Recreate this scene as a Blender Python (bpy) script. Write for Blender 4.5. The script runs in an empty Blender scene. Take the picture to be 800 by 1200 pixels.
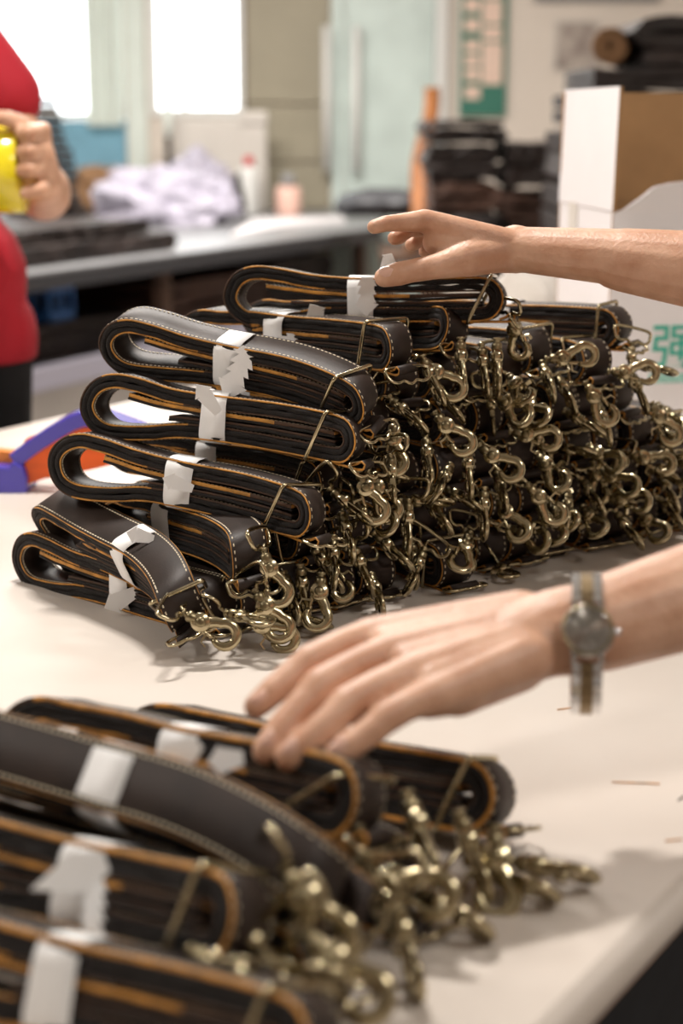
import bpy, bmesh, math, random
from mathutils import Vector, Matrix, noise
V = Vector
S = bpy.context.scene
COL = S.collection
T = 0.78                                   # height of the packing table
# ------------------------------------------------------------------ camera
F = 1900.0; TH = math.atan(461 / 1900); CH = 0.46
cam = bpy.data.objects.new('camera', bpy.data.cameras.new('camera')); COL.objects.link(cam)
cam.data.sensor_fit = 'VERTICAL'; cam.data.sensor_height = 36; cam.data.lens = F / 1200 * 36
cam.location = (0, 0, T + CH); cam.rotation_euler = (math.pi / 2 - TH, 0, 0)
cam.data.dof.use_dof = True; cam.data.dof.focus_distance = 1.50; cam.data.dof.aperture_fstop = 3.7
cam.data.clip_start = 0.05
S.camera = cam
# ------------------------------------------------------------------ view, world
S.view_settings.view_transform = 'Standard'; S.view_settings.look = 'None'
S.view_settings.exposure = 0.0; S.view_settings.gamma = 1.0; S.view_settings.use_curve_mapping = False
w = bpy.data.worlds.new('daylight'); S.world = w; w.use_nodes = True
w.node_tree.nodes['Background'].inputs[0].default_value = (0.93, 0.98, 1.0, 1)
w.node_tree.nodes['Background'].inputs[1].default_value = 5.0
# ------------------------------------------------------------------ overhead lamp and added fill lights
def area(name, loc, target, sx, sy, watts, col):
    l = bpy.data.lights.new(name, 'AREA'); l.shape = 'RECTANGLE'; l.size = sx; l.size_y = sy
    l.energy = watts; l.color = col
    o = bpy.data.objects.new(name, l); COL.objects.link(o); o.location = loc
    o.rotation_euler = (V(target) - V(loc)).to_track_quat('-Z', 'Y').to_euler()
    return o
WARM = (1.0, 0.945, 0.885)
area('tube_light_over_table', (-0.30, 2.15, 2.70), (0.0, 1.45, 0.8), 0.34, 0.10, 43, WARM)
area('fill_light_left', (-2.2, 1.2, 2.8), (-2.0, 1.3, 0), 1.2, 0.2, 28, WARM)  # unseen fill light added over the left side
area('fill_light_right', (1.5, 0.2, 2.8), (1.0, 0.8, 0), 1.2, 0.2, 25, WARM)  # unseen fill light added to brighten the front of the pile
area('fill_light_rear', (-0.6, 5.6, 2.85), (-0.6, 5.6, 0), 2.2, 0.5, 205, WARM)  # unseen light added to brighten the background
# ------------------------------------------------------------------ pixel <-> room
c_, s_ = math.cos(TH), math.sin(TH)
def ray(px, py):
    b = -(py - 600); return V((px - 400, c_ * F + b * s_, -s_ * F + b * c_))
def G(px, py, z=0.0):                       # point at height z above the table
    r = ray(px, py); t = (z - CH) / r.z; return V((r.x * t, r.y * t, z + T))
def Q(px, py, Y):                           # point at depth Y
    r = ray(px, py); t = Y / r.y; return V((r.x * t, Y, CH + r.z * t + T))
def pix(P):
    d = V(P) - V((0, 0, T + CH)); fz = d.y * c_ - d.z * s_; up = d.y * s_ + d.z * c_
    return 400 + F * d.x / fz, 600 - F * up / fz
# ------------------------------------------------------------------ materials
def mat(name, col, rough=0.5, metal=0.0, noise_amt=0.0, scale=40, bump=0.0, bscale=None, col2=None, sss=0, emis=None, coat=0, sheen=0, stretch=None, alpha=None, trans=0):
    m = bpy.data.materials.new(name); m.use_nodes = True
    nt = m.node_tree; b = nt.nodes['Principled BSDF']
    def sv(k, v):
        if k in b.inputs: b.inputs[k].default_value = v
    sv('Base Color', (*col, 1)); sv('Roughness', rough); sv('Metallic', metal)
    if coat: sv('Coat Weight', coat); sv('Coat Roughness', 0.15)
    if sheen: sv('Sheen Weight', sheen)
    if trans: sv('Transmission Weight', trans); sv('IOR', 1.2)
    if sss: sv('Subsurface Weight', sss); sv('Subsurface Radius', (0.012, 0.004, 0.002)); sv('Subsurface Scale', 1.0)
    if alpha is not None: sv('Alpha', alpha)
    if emis: sv('Emission Color', (*emis[0], 1)); sv('Emission Strength', emis[1])
    if noise_amt or bump or col2:
        tc = nt.nodes.new('ShaderNodeTexCoord'); mp = nt.nodes.new('ShaderNodeMapping')
        nt.links.new(tc.outputs['Object'], mp.inputs[0])
        if stretch: mp.inputs['Scale'].default_value = stretch
        n = nt.nodes.new('ShaderNodeTexNoise'); n.inputs['Scale'].default_value = scale; n.inputs['Detail'].default_value = 5
        nt.links.new(mp.outputs[0], n.inputs['Vector'])
        if noise_amt or col2:
            r = nt.nodes.new('ShaderNodeValToRGB')
            k2 = col2 if col2 else tuple(min(1, c * (1 + noise_amt)) for c in col)
            k1 = col if col2 else tuple(c * (1 - noise_amt) for c in col)
            r.color_ramp.elements[0].color = (*k1, 1); r.color_ramp.elements[1].color = (*k2, 1)
            r.color_ramp.elements[0].position = 0.35; r.color_ramp.elements[1].position = 0.65
            nt.links.new(n.outputs['Fac'], r.inputs[0]); nt.links.new(r.outputs[0], b.inputs['Base Color'])
        if bump:
            n2 = nt.nodes.new('ShaderNodeTexNoise'); n2.inputs['Scale'].default_value = bscale or scale; n2.inputs['Detail'].default_value = 4
            nt.links.new(mp.outputs[0], n2.inputs['Vector'])
            bp = nt.nodes.new('ShaderNodeBump'); bp.inputs['Strength'].default_value = bump; bp.inputs['Distance'].default_value = 0.002
            nt.links.new(n2.outputs['Fac'], bp.inputs['Height']); nt.links.new(bp.outputs[0], b.inputs['Normal'])
    return m
M = {}
M['leather'] = mat('dark_brown_leather', (0.028, 0.0175, 0.0135), 0.52, noise_amt=0.3, scale=25, bump=0.12, bscale=700)
M['leather'].node_tree.nodes['Principled BSDF'].inputs['Specular IOR Level'].default_value = 0.32
M['edge'] = mat('raw_tan_leather_edge', (0.56, 0.255, 0.045), 0.6, noise_amt=0.3, scale=90, bump=0.3, bscale=500)
M['edge_dark'] = mat('dark_leather_edge', (0.06, 0.028, 0.014), 0.7, noise_amt=0.3, scale=60)
M['felt'] = mat('black_felt', (0.012, 0.0085, 0.0075), 0.95, noise_amt=0.4, scale=200, bump=0.8, bscale=900, sheen=0.08)
M['thread'] = mat('cream_thread', (0.78, 0.68, 0.50), 0.7)
M['brass'] = mat('antique_brass', (0.56, 0.485, 0.32), 0.19, 1.0, col2=(0.37, 0.31, 0.19), scale=60)
M['brass_dark'] = mat('darkened_brass', (0.30, 0.25, 0.15), 0.32, 1.0, noise_amt=0.3, scale=80)
M['steel'] = mat('bright_steel', (0.75, 0.75, 0.76), 0.18, 1.0)
M['paper'] = mat('white_paper', (0.93, 0.93, 0.93), 0.6, bump=0.1, bscale=60)
M['paper_rev'] = M['paper']
M['table'] = mat('cream_table_cover', (0.635, 0.565, 0.50), 0.55, col2=(0.695, 0.635, 0.575), scale=3.5, bump=0.05, bscale=120)
M['skin'] = mat('skin', (0.54, 0.285, 0.175), 0.46, col2=(0.68, 0.41, 0.28), scale=34, bump=0.3, bscale=260, sss=0.12)
M['nail'] = mat('fingernail', (0.74, 0.46, 0.36), 0.25)
M['red'] = mat('red_cotton', (0.42, 0.008, 0.022), 0.85, noise_amt=0.12, scale=8, bump=0.2, bscale=300)
M['blackcloth'] = mat('black_cloth', (0.012, 0.012, 0.014), 0.9, noise_amt=0.2, scale=30)
M['hair'] = mat('black_hair', (0.012, 0.010, 0.009), 0.5, bump=0.6, bscale=200, stretch=(1, 1, 0.1))
M['yellow'] = mat('yellow_tape', (0.86, 0.70, 0.02), 0.18, noise_amt=0.08, scale=12, coat=0.6)
M['card'] = mat('brown_cardboard', (0.36, 0.20, 0.085), 0.8, noise_amt=0.06, scale=20)
M['cardwhite'] = mat('white_cardboard', (0.80, 0.77, 0.78), 0.6, noise_amt=0.02, scale=6)
M['green'] = mat('green_print', (0.06, 0.42, 0.32), 0.6)
M['green_pale'] = mat('pale_green_print', (0.30, 0.55, 0.48), 0.6, noise_amt=0.35, scale=260)
M['blueplastic'] = mat('violet_blue_plastic', (0.075, 0.06, 0.46), 0.25, coat=0.3)
M['orangeplastic'] = mat('orange_plastic', (0.85, 0.12, 0.01), 0.4, noise_amt=0.12, scale=60, stretch=(0.1, 1, 1))
M['cream_wall'] = mat('cream_wall_paint', (0.72, 0.64, 0.56), 0.8, noise_amt=0.03, scale=2)
M['olive'] = mat('olive_beige_panel', (0.33, 0.295, 0.215), 0.6, noise_amt=0.06, scale=4)
M['glassgreen'] = mat('frosted_green_glass', (0.60, 0.70, 0.66), 0.3, noise_amt=0.10, scale=5)
M['curtain'] = mat('pale_green_curtain', (0.70, 0.76, 0.70), 0.8, noise_amt=0.05, scale=4)
M['bluewall'] = mat('blue_panel_paint', (0.17, 0.36, 0.47), 0.6, noise_amt=0.08, scale=6)
M['white'] = mat('white_paint', (0.75, 0.75, 0.72), 0.5)
M['greytop'] = mat('grey_bench_top', (0.21, 0.21, 0.215), 0.4, noise_amt=0.1, scale=5)
M['greyedge'] = mat('dark_grey_edging', (0.045, 0.045, 0.05), 0.5)
M['lavender'] = mat('pale_lavender_board', (0.42, 0.40, 0.47), 0.6)
M['floor'] = mat('grey_concrete_floor', (0.30, 0.28, 0.27), 0.6, noise_amt=0.12, scale=3)
M['ceiling'] = mat('ceiling_white', (0.7, 0.69, 0.66), 0.9)
M['darkbrown'] = mat('dark_brown_hide', (0.022, 0.014, 0.012), 0.6, noise_amt=0.4, scale=7, bump=0.2, bscale=60)
M['redbrown'] = mat('reddish_brown_hide', (0.075, 0.035, 0.022), 0.6, noise_amt=0.3, scale=7)
M['orangehide'] = mat('orange_tan_hide', (0.24, 0.085, 0.02), 0.6, noise_amt=0.25, scale=7)
M['tanbag'] = mat('tan_brown_cloth', (0.23, 0.125, 0.06), 0.9, noise_amt=0.2, scale=9)
M['bag'] = mat('white_plastic_bag', (0.44, 0.415, 0.50), 0.45, noise_amt=0.08, scale=14)
M['offwhite'] = mat('off_white_cloth', (0.62, 0.58, 0.53), 0.8, noise_amt=0.05, scale=6)
M['bluecrate'] = mat('blue_crate_plastic', (0.05, 0.17, 0.45), 0.4)
M['pink'] = mat('pale_pink_plastic', (0.72, 0.46, 0.38), 0.3)
M['grey'] = mat('grey_plastic', (0.22, 0.22, 0.22), 0.4)
M['redplastic'] = mat('red_plastic', (0.6, 0.02, 0.03), 0.35)
M['poster_green'] = mat('poster_green', (0.035, 0.17, 0.12), 0.5)
M['poster_pink'] = mat('poster_cream_pink', (0.78, 0.58, 0.47), 0.5, noise_amt=0.08, scale=30)
M['photo'] = mat('printed_picture', (0.55, 0.48, 0.42), 0.5, col2=(0.20, 0.15, 0.13), scale=9)
M['dial'] = mat('watch_dial', (0.20, 0.18, 0.15), 0.3, 0.6)
M['gilt'] = mat('gilt_centre_links', (0.26, 0.19, 0.11), 0.35, 1.0)
M['wood'] = mat('brown_wood', (0.10, 0.055, 0.035), 0.6, noise_amt=0.3, scale=5, stretch=(1, 1, 6))
gm = bpy.data.materials.new('window_glass'); gm.use_nodes = True
nt = gm.node_tree; nt.nodes.clear()
o_ = nt.nodes.new('ShaderNodeOutputMaterial'); mx = nt.nodes.new('ShaderNodeMixShader'); tr = nt.nodes.new('ShaderNodeBsdfTransparent'); gl = nt.nodes.new('ShaderNodeBsdfGlossy')
gl.inputs['Roughness'].default_value = 0.05; mx.inputs[0].default_value = 0.06
nt.links.new(tr.outputs[0], mx.inputs[1]); nt.links.new(gl.outputs[0], mx.inputs[2]); nt.links.new(mx.outputs[0], o_.inputs[0])
M['glass'] = gm
cp = bpy.data.materials.new('watch_crystal'); cp.use_nodes = True
nt = cp.node_tree; nt.nodes.clear()
o_ = nt.nodes.new('ShaderNodeOutputMaterial'); mx = nt.nodes.new('ShaderNodeMixShader'); tr = nt.nodes.new('ShaderNodeBsdfTransparent'); gl = nt.nodes.new('ShaderNodeBsdfGlossy')
gl.inputs['Roughness'].default_value = 0.03; mx.inputs[0].default_value = 0.25
nt.links.new(tr.outputs[0], mx.inputs[1]); nt.links.new(gl.outputs[0], mx.inputs[2]); nt.links.new(mx.outputs[0], o_.inputs[0])
M['crystal'] = cp
# ------------------------------------------------------------------ object helpers
def tag(o, label, cat, group=None, kind=None):
    if label: o['label'] = label
    if cat: o['category'] = cat
    if group: o['group'] = group
    if kind: o['kind'] = kind
    return o
def empty(name, loc, label, cat, group=None, mw=None):
    o = bpy.data.objects.new(name, None); COL.objects.link(o); o.empty_display_size = 0.02
    if mw is not None: o.matrix_world = mw
    else: o.location = loc
    return tag(o, label, cat, group)
class MB:
    def __init__(s): s.v = []; s.f = []; s.m = []; s.sm = []
    def add(s, vs, fs, mi=0, smooth=True):
        b = len(s.v); s.v += [V(p) for p in vs]; s.f += [tuple(b + i for i in f) for f in fs]
        s.m += ([mi] * len(fs) if isinstance(mi, int) else list(mi)); s.sm += [smooth] * len(fs)
    def box(s, lo, hi, mi=0, rot=None, org=None):
        x0, y0, z0 = lo; x1, y1, z1 = hi
        vs = [V(p) for p in ((x0,y0,z0),(x1,y0,z0),(x1,y1,z0),(x0,y1,z0),(x0,y0,z1),(x1,y0,z1),(x1,y1,z1),(x0,y1,z1))]
        if rot is not None:
            org = V(org if org else (0, 0, 0)); vs = [rot @ (p - org) + org for p in vs]
        s.add(vs, [(0,3,2,1),(4,5,6,7),(0,1,5,4),(1,2,6,5),(2,3,7,6),(3,0,4,7)], mi, False)
    def obox(s, o, ax, ay, az, mi=0):        # box from a corner and three edge vectors
        o, ax, ay, az = V(o), V(ax), V(ay), V(az)
        vs = [o, o+ax, o+ax+ay, o+ay, o+az, o+ax+az, o+ax+ay+az, o+ay+az]
        s.add(vs, [(0,3,2,1),(4,5,6,7),(0,1,5,4),(1,2,6,5),(2,3,7,6),(3,0,4,7)], mi, False)
    def tube(s, pts, r, n=8, closed=False, mi=0, flat=1.0, up=None):
        pts = [V(p) for p in pts]; N = len(pts); rs = r if isinstance(r, (list, tuple)) else [r] * N
        vs = []; prev = None
        for i, p in enumerate(pts):
            a = pts[(i - 1) % N] if closed or i > 0 else p; b = pts[(i + 1) % N] if closed or i < N - 1 else p
            t = (b - a).normalized()
            u = V(up) if up is not None else (prev if prev is not None else (V((0, 0, 1)) if abs(t.z) < 0.9 else V((0, 1, 0))))
            u = (u - t * u.dot(t))
            u = u.normalized() if u.length > 1e-6 else t.orthogonal().normalized()
            prev = u; v_ = t.cross(u)
            for k in range(n):
                a_ = 2 * math.pi * k / n
                vs.append(p + u * math.cos(a_) * rs[i] * flat + v_ * math.sin(a_) * rs[i])
        fs = []
        for i in range(N if closed else N - 1):
            j = (i + 1) % N
            for k in range(n):
                l = (k + 1) % n; fs.append((i*n+k, i*n+l, j*n+l, j*n+k))
        if not closed:
            fs.append(tuple(range(n))[::-1]); fs.append(tuple((N-1)*n + k for k in range(n)))
        s.add(vs, fs, mi)
    def prism(s, poly, d, mi=0, smooth=False):     # polygon of 3D points extruded by vector d
        poly = [V(p) for p in poly]; n = len(poly); d = V(d)
        vs = poly + [p + d for p in poly]
        fs = [tuple(range(n))[::-1], tuple(range(n, 2*n))] + [(i, (i+1) % n, n + (i+1) % n, n + i) for i in range(n)]
        s.add(vs, fs, mi, smooth)
    def lathe(s, prof, org=(0,0,0), ax=(0,0,1), n=20, mi=0):
        ax = V(ax).normalized(); u = ax.orthogonal().normalized(); v_ = ax.cross(u); org = V(org)
        vs = []
        for r, h in prof:
            for k in range(n):
                a = 2*math.pi*k/n; vs.append(org + ax*h + (u*math.cos(a) + v_*math.sin(a)) * max(r, 1e-5))
        fs = [(i*n+k, i*n+(k+1) % n, (i+1)*n+(k+1) % n, (i+1)*n+k) for i in range(len(prof)-1) for k in range(n)]
        fs.append(tuple(range(n))[::-1]); fs.append(tuple((len(prof)-1)*n + k for k in range(n)))
        s.add(vs, fs, mi)
    def capsule(s, p0, r0, p1, r1, flat=1.0, fdir=None, n=16):
        p0, p1 = V(p0), V(p1); t = p1 - p0; L = t.length
        t = t.normalized() if L > 1e-7 else V((0, 0, 1))
        u = (V(fdir) - t * V(fdir).dot(t)).normalized() if fdir is not None else t.orthogonal().normalized()
        v_ = t.cross(u); rings = []
        for k in range(1, 5): a = math.pi/2 * (1 - k/4.0); rings.append((p0 - t * r0 * math.sin(a), r0 * math.cos(a)))
        for k in range(0, 4): a = math.pi/2 * (k/4.0); rings.append((p1 + t * r1 * math.sin(a), r1 * math.cos(a)))
        vs = [p0 - t*r0]
        for c, r in rings:
            for k in range(n):
                a = 2*math.pi*k/n; vs.append(c + u*math.cos(a)*r*flat + v_*math.sin(a)*r)
        vs.append(p1 + t*r1); fs = []
        for k in range(n): fs.append((0, 1 + (k+1) % n, 1 + k))
        R = len(rings)
        for i in range(R-1):
            for k in range(n): fs.append((1+i*n+k, 1+i*n+(k+1) % n, 1+(i+1)*n+(k+1) % n, 1+(i+1)*n+k))
        e = len(vs) - 1
        for k in range(n): fs.append((e, 1+(R-1)*n+k, 1+(R-1)*n+(k+1) % n))
        s.add(vs, fs)
    def mesh(s, name, mats):
        me = bpy.data.meshes.new(name); me.from_pydata([tuple(p) for p in s.v], [], s.f)
        for m in (mats if isinstance(mats, (list, tuple)) else [mats]): me.materials.append(m)
        me.polygons.foreach_set('material_index', s.m); me.polygons.foreach_set('use_smooth', s.sm); me.update()
        return me
    def build(s, name, mats, parent=None, local=False):
        return link(name, s.mesh(name, mats), parent, local)
def link(name, me, parent=None, local=False):
    o = bpy.data.objects.new(name, me); COL.objects.link(o)
    if parent is not None:
        o.parent = parent
        if not local: o.matrix_parent_inverse = world(parent).inverted()
    return o
def world(o):
    m = o.matrix_basis.copy()
    if o.parent: m = world(o.parent) @ o.matrix_parent_inverse @ m
    return m
def bevel(o, w_=0.002, seg=2):
    b = o.modifiers.new('bevel', 'BEVEL'); b.width = w_; b.segments = seg; b.limit_method = 'ANGLE'; b.angle_limit = 0.6
    return o
def cr(pts, step, closed=False):               # Catmull-Rom resampling
    pts = [V(p) for p in pts]; n = len(pts); out = []
    for i in range(n if closed else n - 1):
        if closed: a, b, c, d = pts[i-1], pts[i], pts[(i+1) % n], pts[(i+2) % n]
        else: b, c = pts[i], pts[i+1]; a = pts[i-1] if i else b*2 - c; d = pts[i+2] if i+2 < n else c*2 - b
        k = max(1, int(round((c-b).length/step)))
        for j in range(k):
            t = j/k; out.append(0.5*((2*b)+(c-a)*t+(2*a-5*b+4*c-d)*t*t+(3*b-a-3*c+d)*t**3))
    if not closed: out.append(pts[-1])
    return out
def remeshed(name, mb, m, voxel, smooth=6, parent=None, warp=None):
    me = mb.mesh('tmp', m); o = bpy.data.objects.new('tmp', me); COL.objects.link(o)
    r = o.modifiers.new('r', 'REMESH'); r.mode = 'VOXEL'; r.voxel_size = voxel; r.use_smooth_shade = True
    sm = o.modifiers.new('s', 'SMOOTH'); sm.factor = 0.5; sm.iterations = smooth
    dg = bpy.context.evaluated_depsgraph_get(); dg.update()
    nm = bpy.data.meshes.new_from_object(o.evaluated_get(dg)); nm.name = name
    bpy.data.objects.remove(o)
    nm.materials.clear(); nm.materials.append(m if not isinstance(m, list) else m[0])
    nm.polygons.foreach_set('use_smooth', [True]*len(nm.polygons))
    if warp:
        for v in nm.vertices: v.co = warp(v.co)
    return link(name, nm, parent)
# ================================================================== ROOM
X0, X1, Y0, Y1, ZC = -3.6, 3.2, -2.6, 8.6, 3.0
def struct(name, lo, hi, m):
    b = MB(); b.box(lo, hi); o = b.build(name, m); o['kind'] = 'structure'; return o
struct('floor', (X0-.1, Y0-.1, -.1), (X1+.1, Y1+.2, 0), M['floor'])
struct('ceiling', (X0-.1, Y0-.1, ZC), (X1+.1, Y1+.2, ZC+.1), M['ceiling'])
struct('wall_left', (X0-.1, Y0, 0), (X0, Y1, ZC), M['cream_wall'])
struct('wall_right', (X1, Y0, 0), (X1+.1, Y1, ZC), M['cream_wall'])
struct('wall_front', (X0, Y0-.1, 0), (X1, Y0, ZC), M['cream_wall'])
# far wall with two window openings
def wx(px, py=100): return Q(px, py, Y1).x
def wz(py): return Q(400, py, Y1).z
w1a, w1b = wx(-190), wx(146); w2a, w2b = wx(176), wx(286); sill = wz(136); sill1 = wz(140); top = 2.45
bw = MB()
for lo, hi in (((X0, 0), (w1a, ZC)), ((w1a, 0), (w1b, sill1-.36)), ((w1a, top), (w1b, ZC)), ((w1b, 0), (w2a, ZC)), ((w2a, 0), (w2b, sill)), ((w2a, top), (w2b, ZC)), ((w2b, 0), (X1, ZC))):
    bw.box((lo[0], Y1, lo[1]), (hi[0], Y1+.15, hi[1]))
bw.build('wall_back', M['cream_wall'])['kind'] = 'structure'
def window(n, xa, xb, za, zb, mull, m):
    e = bpy.data.objects.new('window_%d' % n, None); COL.objects.link(e); e.location = (xa, Y1, za); e['kind'] = 'structure'
    b = MB(); t = .035
    b.box((xa, Y1-.02, za), (xa+t, Y1+.06, zb)); b.box((xb-t, Y1-.02, za), (xb, Y1+.06, zb))
    b.box((xa+t, Y1-.02, za), (xb-t, Y1+.06, za+t)); b.box((xa+t, Y1-.02, zb-t), (xb-t, Y1+.06, zb))
    b.build('window_frame', m, e)
    for x in mull:
        q = MB(); q.box((x-.012, Y1-.01, za+t), (x+.012, Y1+.05, zb-t)); q.build('mullion', m, e)
    q = MB(); q.box((xa+t, Y1+.02, za+t), (xb-t, Y1+.026, zb-t)); q.build('pane', M['glass'], e)
    return e
e1 = window(1, w1a, w1b, sill1, top, (wx(-60),), M['white'])
b = MB(); b.box((w1a, Y1-.01, sill1-.36), (w1b, Y1+.08, sill1-.002)); b.build('trim_1', M['bluewall'])['kind'] = 'structure'
e2 = window(2, w2a, w2b, sill, top, (wx(216),), M['white'])
# pale curtain beside window 1 and the post between the windows
def pleats(name, xa, xb, y, za, zb, m, label, cat, amp=.018, per=.07, bow=0):
    pts = []; n = 40
    for i in range(n+1):
        x = xa + (xb-xa)*i/n; pts.append(V((x, y + amp*math.sin((x-xa)/per*2*math.pi), za)))
    b = MB(); vs = []; fs = []
    for off in (0, .004):
        for p in pts: vs.append(p + V((0, off, 0)))
        for p in pts: vs.append(p + V((0, off, zb-za)))
    k = n+1
    for i in range(n): fs += [(i, i+1, k+i+1, k+i), (2*k+i, 3*k+i, 3*k+i+1, 2*k+i+1)]
    b.add(vs, fs); return tag(b.build(name, m), label, cat)
pleats('curtain', wx(104), wx(144), Y1-.08, sill1-.03, 2.4, M['curtain'], 'narrow pale green curtain hanging at the right side of the bright left window', 'curtain')
q = MB(); q.box((wx(150), Y1-.05, 0), (wx(172), Y1-.001, 2.6)); q.build('trim_2', M['curtain'])['kind'] = 'structure'
# olive panels to the right of window 2, each panel a piece with recessed joints
pw = bpy.data.objects.new('trim_3', None); COL.objects.link(pw); pw.location = (wx(288), Y1, 0); pw['kind'] = 'structure'
zs = [0, .35, .78, wz(190), wz(122), 1.95, 2.5]
for i in range(len(zs)-1):
    q = MB(); q.box((wx(289), Y1-.03, zs[i]+.006), (wx(386), Y1-.001, zs[i+1]-.006)); bevel(q.build('panel', M['olive'], pw), .004)
q = MB(); q.box((wx(286), Y1-.035, 0), (wx(289), Y1-.001, 2.5)); q.build('dark_edge', M['wood'], pw)
# frosted glass double door with pull handles
d = bpy.data.objects.new('door_1', None); COL.objects.link(d); d.location = (wx(388), Y1, 0); d['kind'] = 'structure'
for a, c2 in ((389, 402), (404, 508)):
    q = MB(); q.box((wx(a), Y1-.045, .02), (wx(c2), Y1-.03, 2.5)); q.build('glass_leaf', M['glassgreen'], d)
q = MB(); q.box((wx(509), Y1-.06, 0), (wx(522), Y1-.001, 2.6)); q.build('door_frame', M['white'], d)
for a in (383, 417):
    q = MB(); x = wx(a); q.tube([(x, Y1-.11, wz(200)), (x, Y1-.11, wz(32))], .022, 10)
    for y_ in (175, 62): q.tube([(x, Y1-.11, wz(y_)), (x, Y1-.04, wz(y_))], .012, 8)
    q.build('pull_handle', M['white'], d)
# poster
def board(name, pxa, pya, pxb, pyb, Y, th, m, label=None, cat=None, parent=None):
    a = Q(pxa, pya, Y); c2 = Q(pxb, pyb, Y); b = MB()
    b.box((min(a.x, c2.x), Y, min(a.z, c2.z)), (max(a.x, c2.x), Y+th, max(a.z, c2.z)))
    o = b.build(name, m, parent)
    if label: tag(o, label, cat)
    return o
po = empty('wall_poster', Q(567, 136, Y1-.02), 'tall green notice board with rows of cream cards on the cream wall', 'poster')
board('backing', 541, -60, 592, 136, Y1-.03, .02, M['poster_green'], parent=po)
for (x0, x1, ys) in ((544, 562, [(-30, -8), (-2, 14), (22, 37), (47, 60), (64, 78), (81, 94), (101, 116)]), (565, 588, [(-30, -3), (0, 28), (31, 47), (50, 99)])):
    for y0, y1 in ys: board('card', x0, y0, x1, y1, Y1-.034, .004, M['poster_pink'], parent=po)
pc = empty('wall_picture', Q(675, 80, Y1-.02), 'small unframed picture in pale tones on the cream wall above the hide stack', 'picture')
board('picture_sheet', 652, 26, 700, 80, Y1-.02, .01, M['photo'], parent=pc)
board('picture_margin', 649, 23, 703, 83, Y1-.012, .01, M['offwhite'], parent=pc)
board('wall_board', 628, -80, 772, 1, Y1-.03, .02, M['grey'], 'dark-edged board high on the cream wall above the picture', 'board')
# ================================================================== BACK BENCH
A = V((Q(35, 322, 5.0).x, 5.0, 0)); Bv = V((Q(440, 266, 7.15).x, 7.15, 0))
dd = (Bv - A).normalized(); nn = V((-dd.y, dd.x, 0))          # nn points away from the camera
bench = empty('work_bench', (A.x, A.y, 0), 'long grey-topped work bench running back toward the glass door', 'bench')
A0 = A - dd * 1.5; LB = (Bv - A0).length + .05
def bb(o_along, w_along, o_in, w_in, z0, z1, name, m, par=bench):
    q = MB(); q.obox(A0 + dd*o_along + nn*o_in + V((0, 0, z0)), dd*w_along, nn*w_in, V((0, 0, z1-z0))); return bevel(q.build(name, m, par), .004)
Be = A0 + dd*LB; Bo = A0 + nn*1.65
outl = [A0, Be, V((Be.x+.05, 8.5, 0)), V((Bo.x, 8.5, 0)), Bo]
q = MB(); q.prism([p+V((0, 0, T-.012)) for p in outl], (0, 0, .012)); bevel(q.build('bench_top', M['greytop'], bench), .003)
q = MB(); q.prism([p+V((0, 0, T-.06)) for p in outl], (0, 0, .047)); q.build('bench_apron', M['greyedge'], bench)
for p in (V((Be.x-.1, 8.4, 0)), V((Bo.x+.1, 8.4, 0)), V((-1.0, 8.4, 0))): q = MB(); q.box((p.x, p.y, 0), (p.x+.06, p.y+.06, T-.061)); q.build('leg', M['wood'], bench)
bb(0, LB, .06, 1.1, .43, .46, 'lower_shelf', M['lavender'])
bb(0, LB, .03, .03, .40, .475, 'shelf_lip', M['lavender'])
bb(0, LB, .10, .02, 0.0, .40, 'front_panel', M['offwhite'])
for k in (.3, 2.3, LB-.1): bb(k, .05, .04, .05, 0, T-.061, 'leg', M['wood'])
bb(0, LB, 1.12, .03, 0.0, T-.061, 'back_panel', M['wood'])
rnd = random.Random(5)
def slab(name, corner, ex, ey, h, m, label, cat, group=None, folds=3, seed=0):
    """a folded hide: a sheet of leather folded to and fro, so its side shows the folds"""
    r = random.Random(seed); ex, ey = V(ex), V(ey); L = ex.length; t = h/folds
    pts = []
    for i in range(folds):
        z = t*(i+.5); a, c2 = (0.012, L-0.012) if i % 2 == 0 else (L-0.012, 0.012)
        for k in range(7):
            u = a + (c2-a)*k/6; pts.append(V((u, 0, z + r.uniform(-.12, .12)*t)))
        if i < folds-1:
            pts.append(V((c2 + (t*.45 if c2 > a else -t*.45), 0, z + t*.5)))
    path = cr(pts, .03); b = MB(); n = len(path); vs = []; th = t*.40
    exn = ex.normalized()
    for i, p in enumerate(path):
        a = path[max(0, i-1)]; c2 = path[min(n-1, i+1)]; tg = (c2-a).normalized(); nr = V((-tg.z, 0, tg.x))
        for (yy, o) in ((0, -th), (0, th), (1, th), (1, -th)):
            q = p + nr*o; j = r.uniform(-.006, .006)
            vs.append(V(corner) + exn*q.x + ey*yy + ey.normalized()*j + V((0, 0, q.z)))
    fs = [(i*4+k, i*4+(k+1) % 4, i*4+4+(k+1) % 4, i*4+4+k) for i in range(n-1) for k in range(4)] + [(0, 1, 2, 3), (4*n-1, 4*n-2, 4*n-3, 4*n-4)]
    b.add(vs, fs, 0, False); return tag(b.build(name, m), label, cat, group)
def along(a, i, z): return A0 + dd*a + nn*i + V((0, 0, z))
# dark hides on the bench
slab('folded_hide', along(1.35, .10, T), dd*1.12, nn*.75, .065, M['darkbrown'], 'long dark brown folded hide lying flat on the grey bench, lower of two', 'leather', 'dark hides on the grey bench', 2, 1)
slab('folded_hide', along(1.42, .14, T+.066), dd*.95, nn*.65, .05, M['darkbrown'], 'dark brown folded hide on top of another on the grey bench, beside the red-shirted person', 'leather', 'dark hides on the grey bench', 2, 2)
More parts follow.
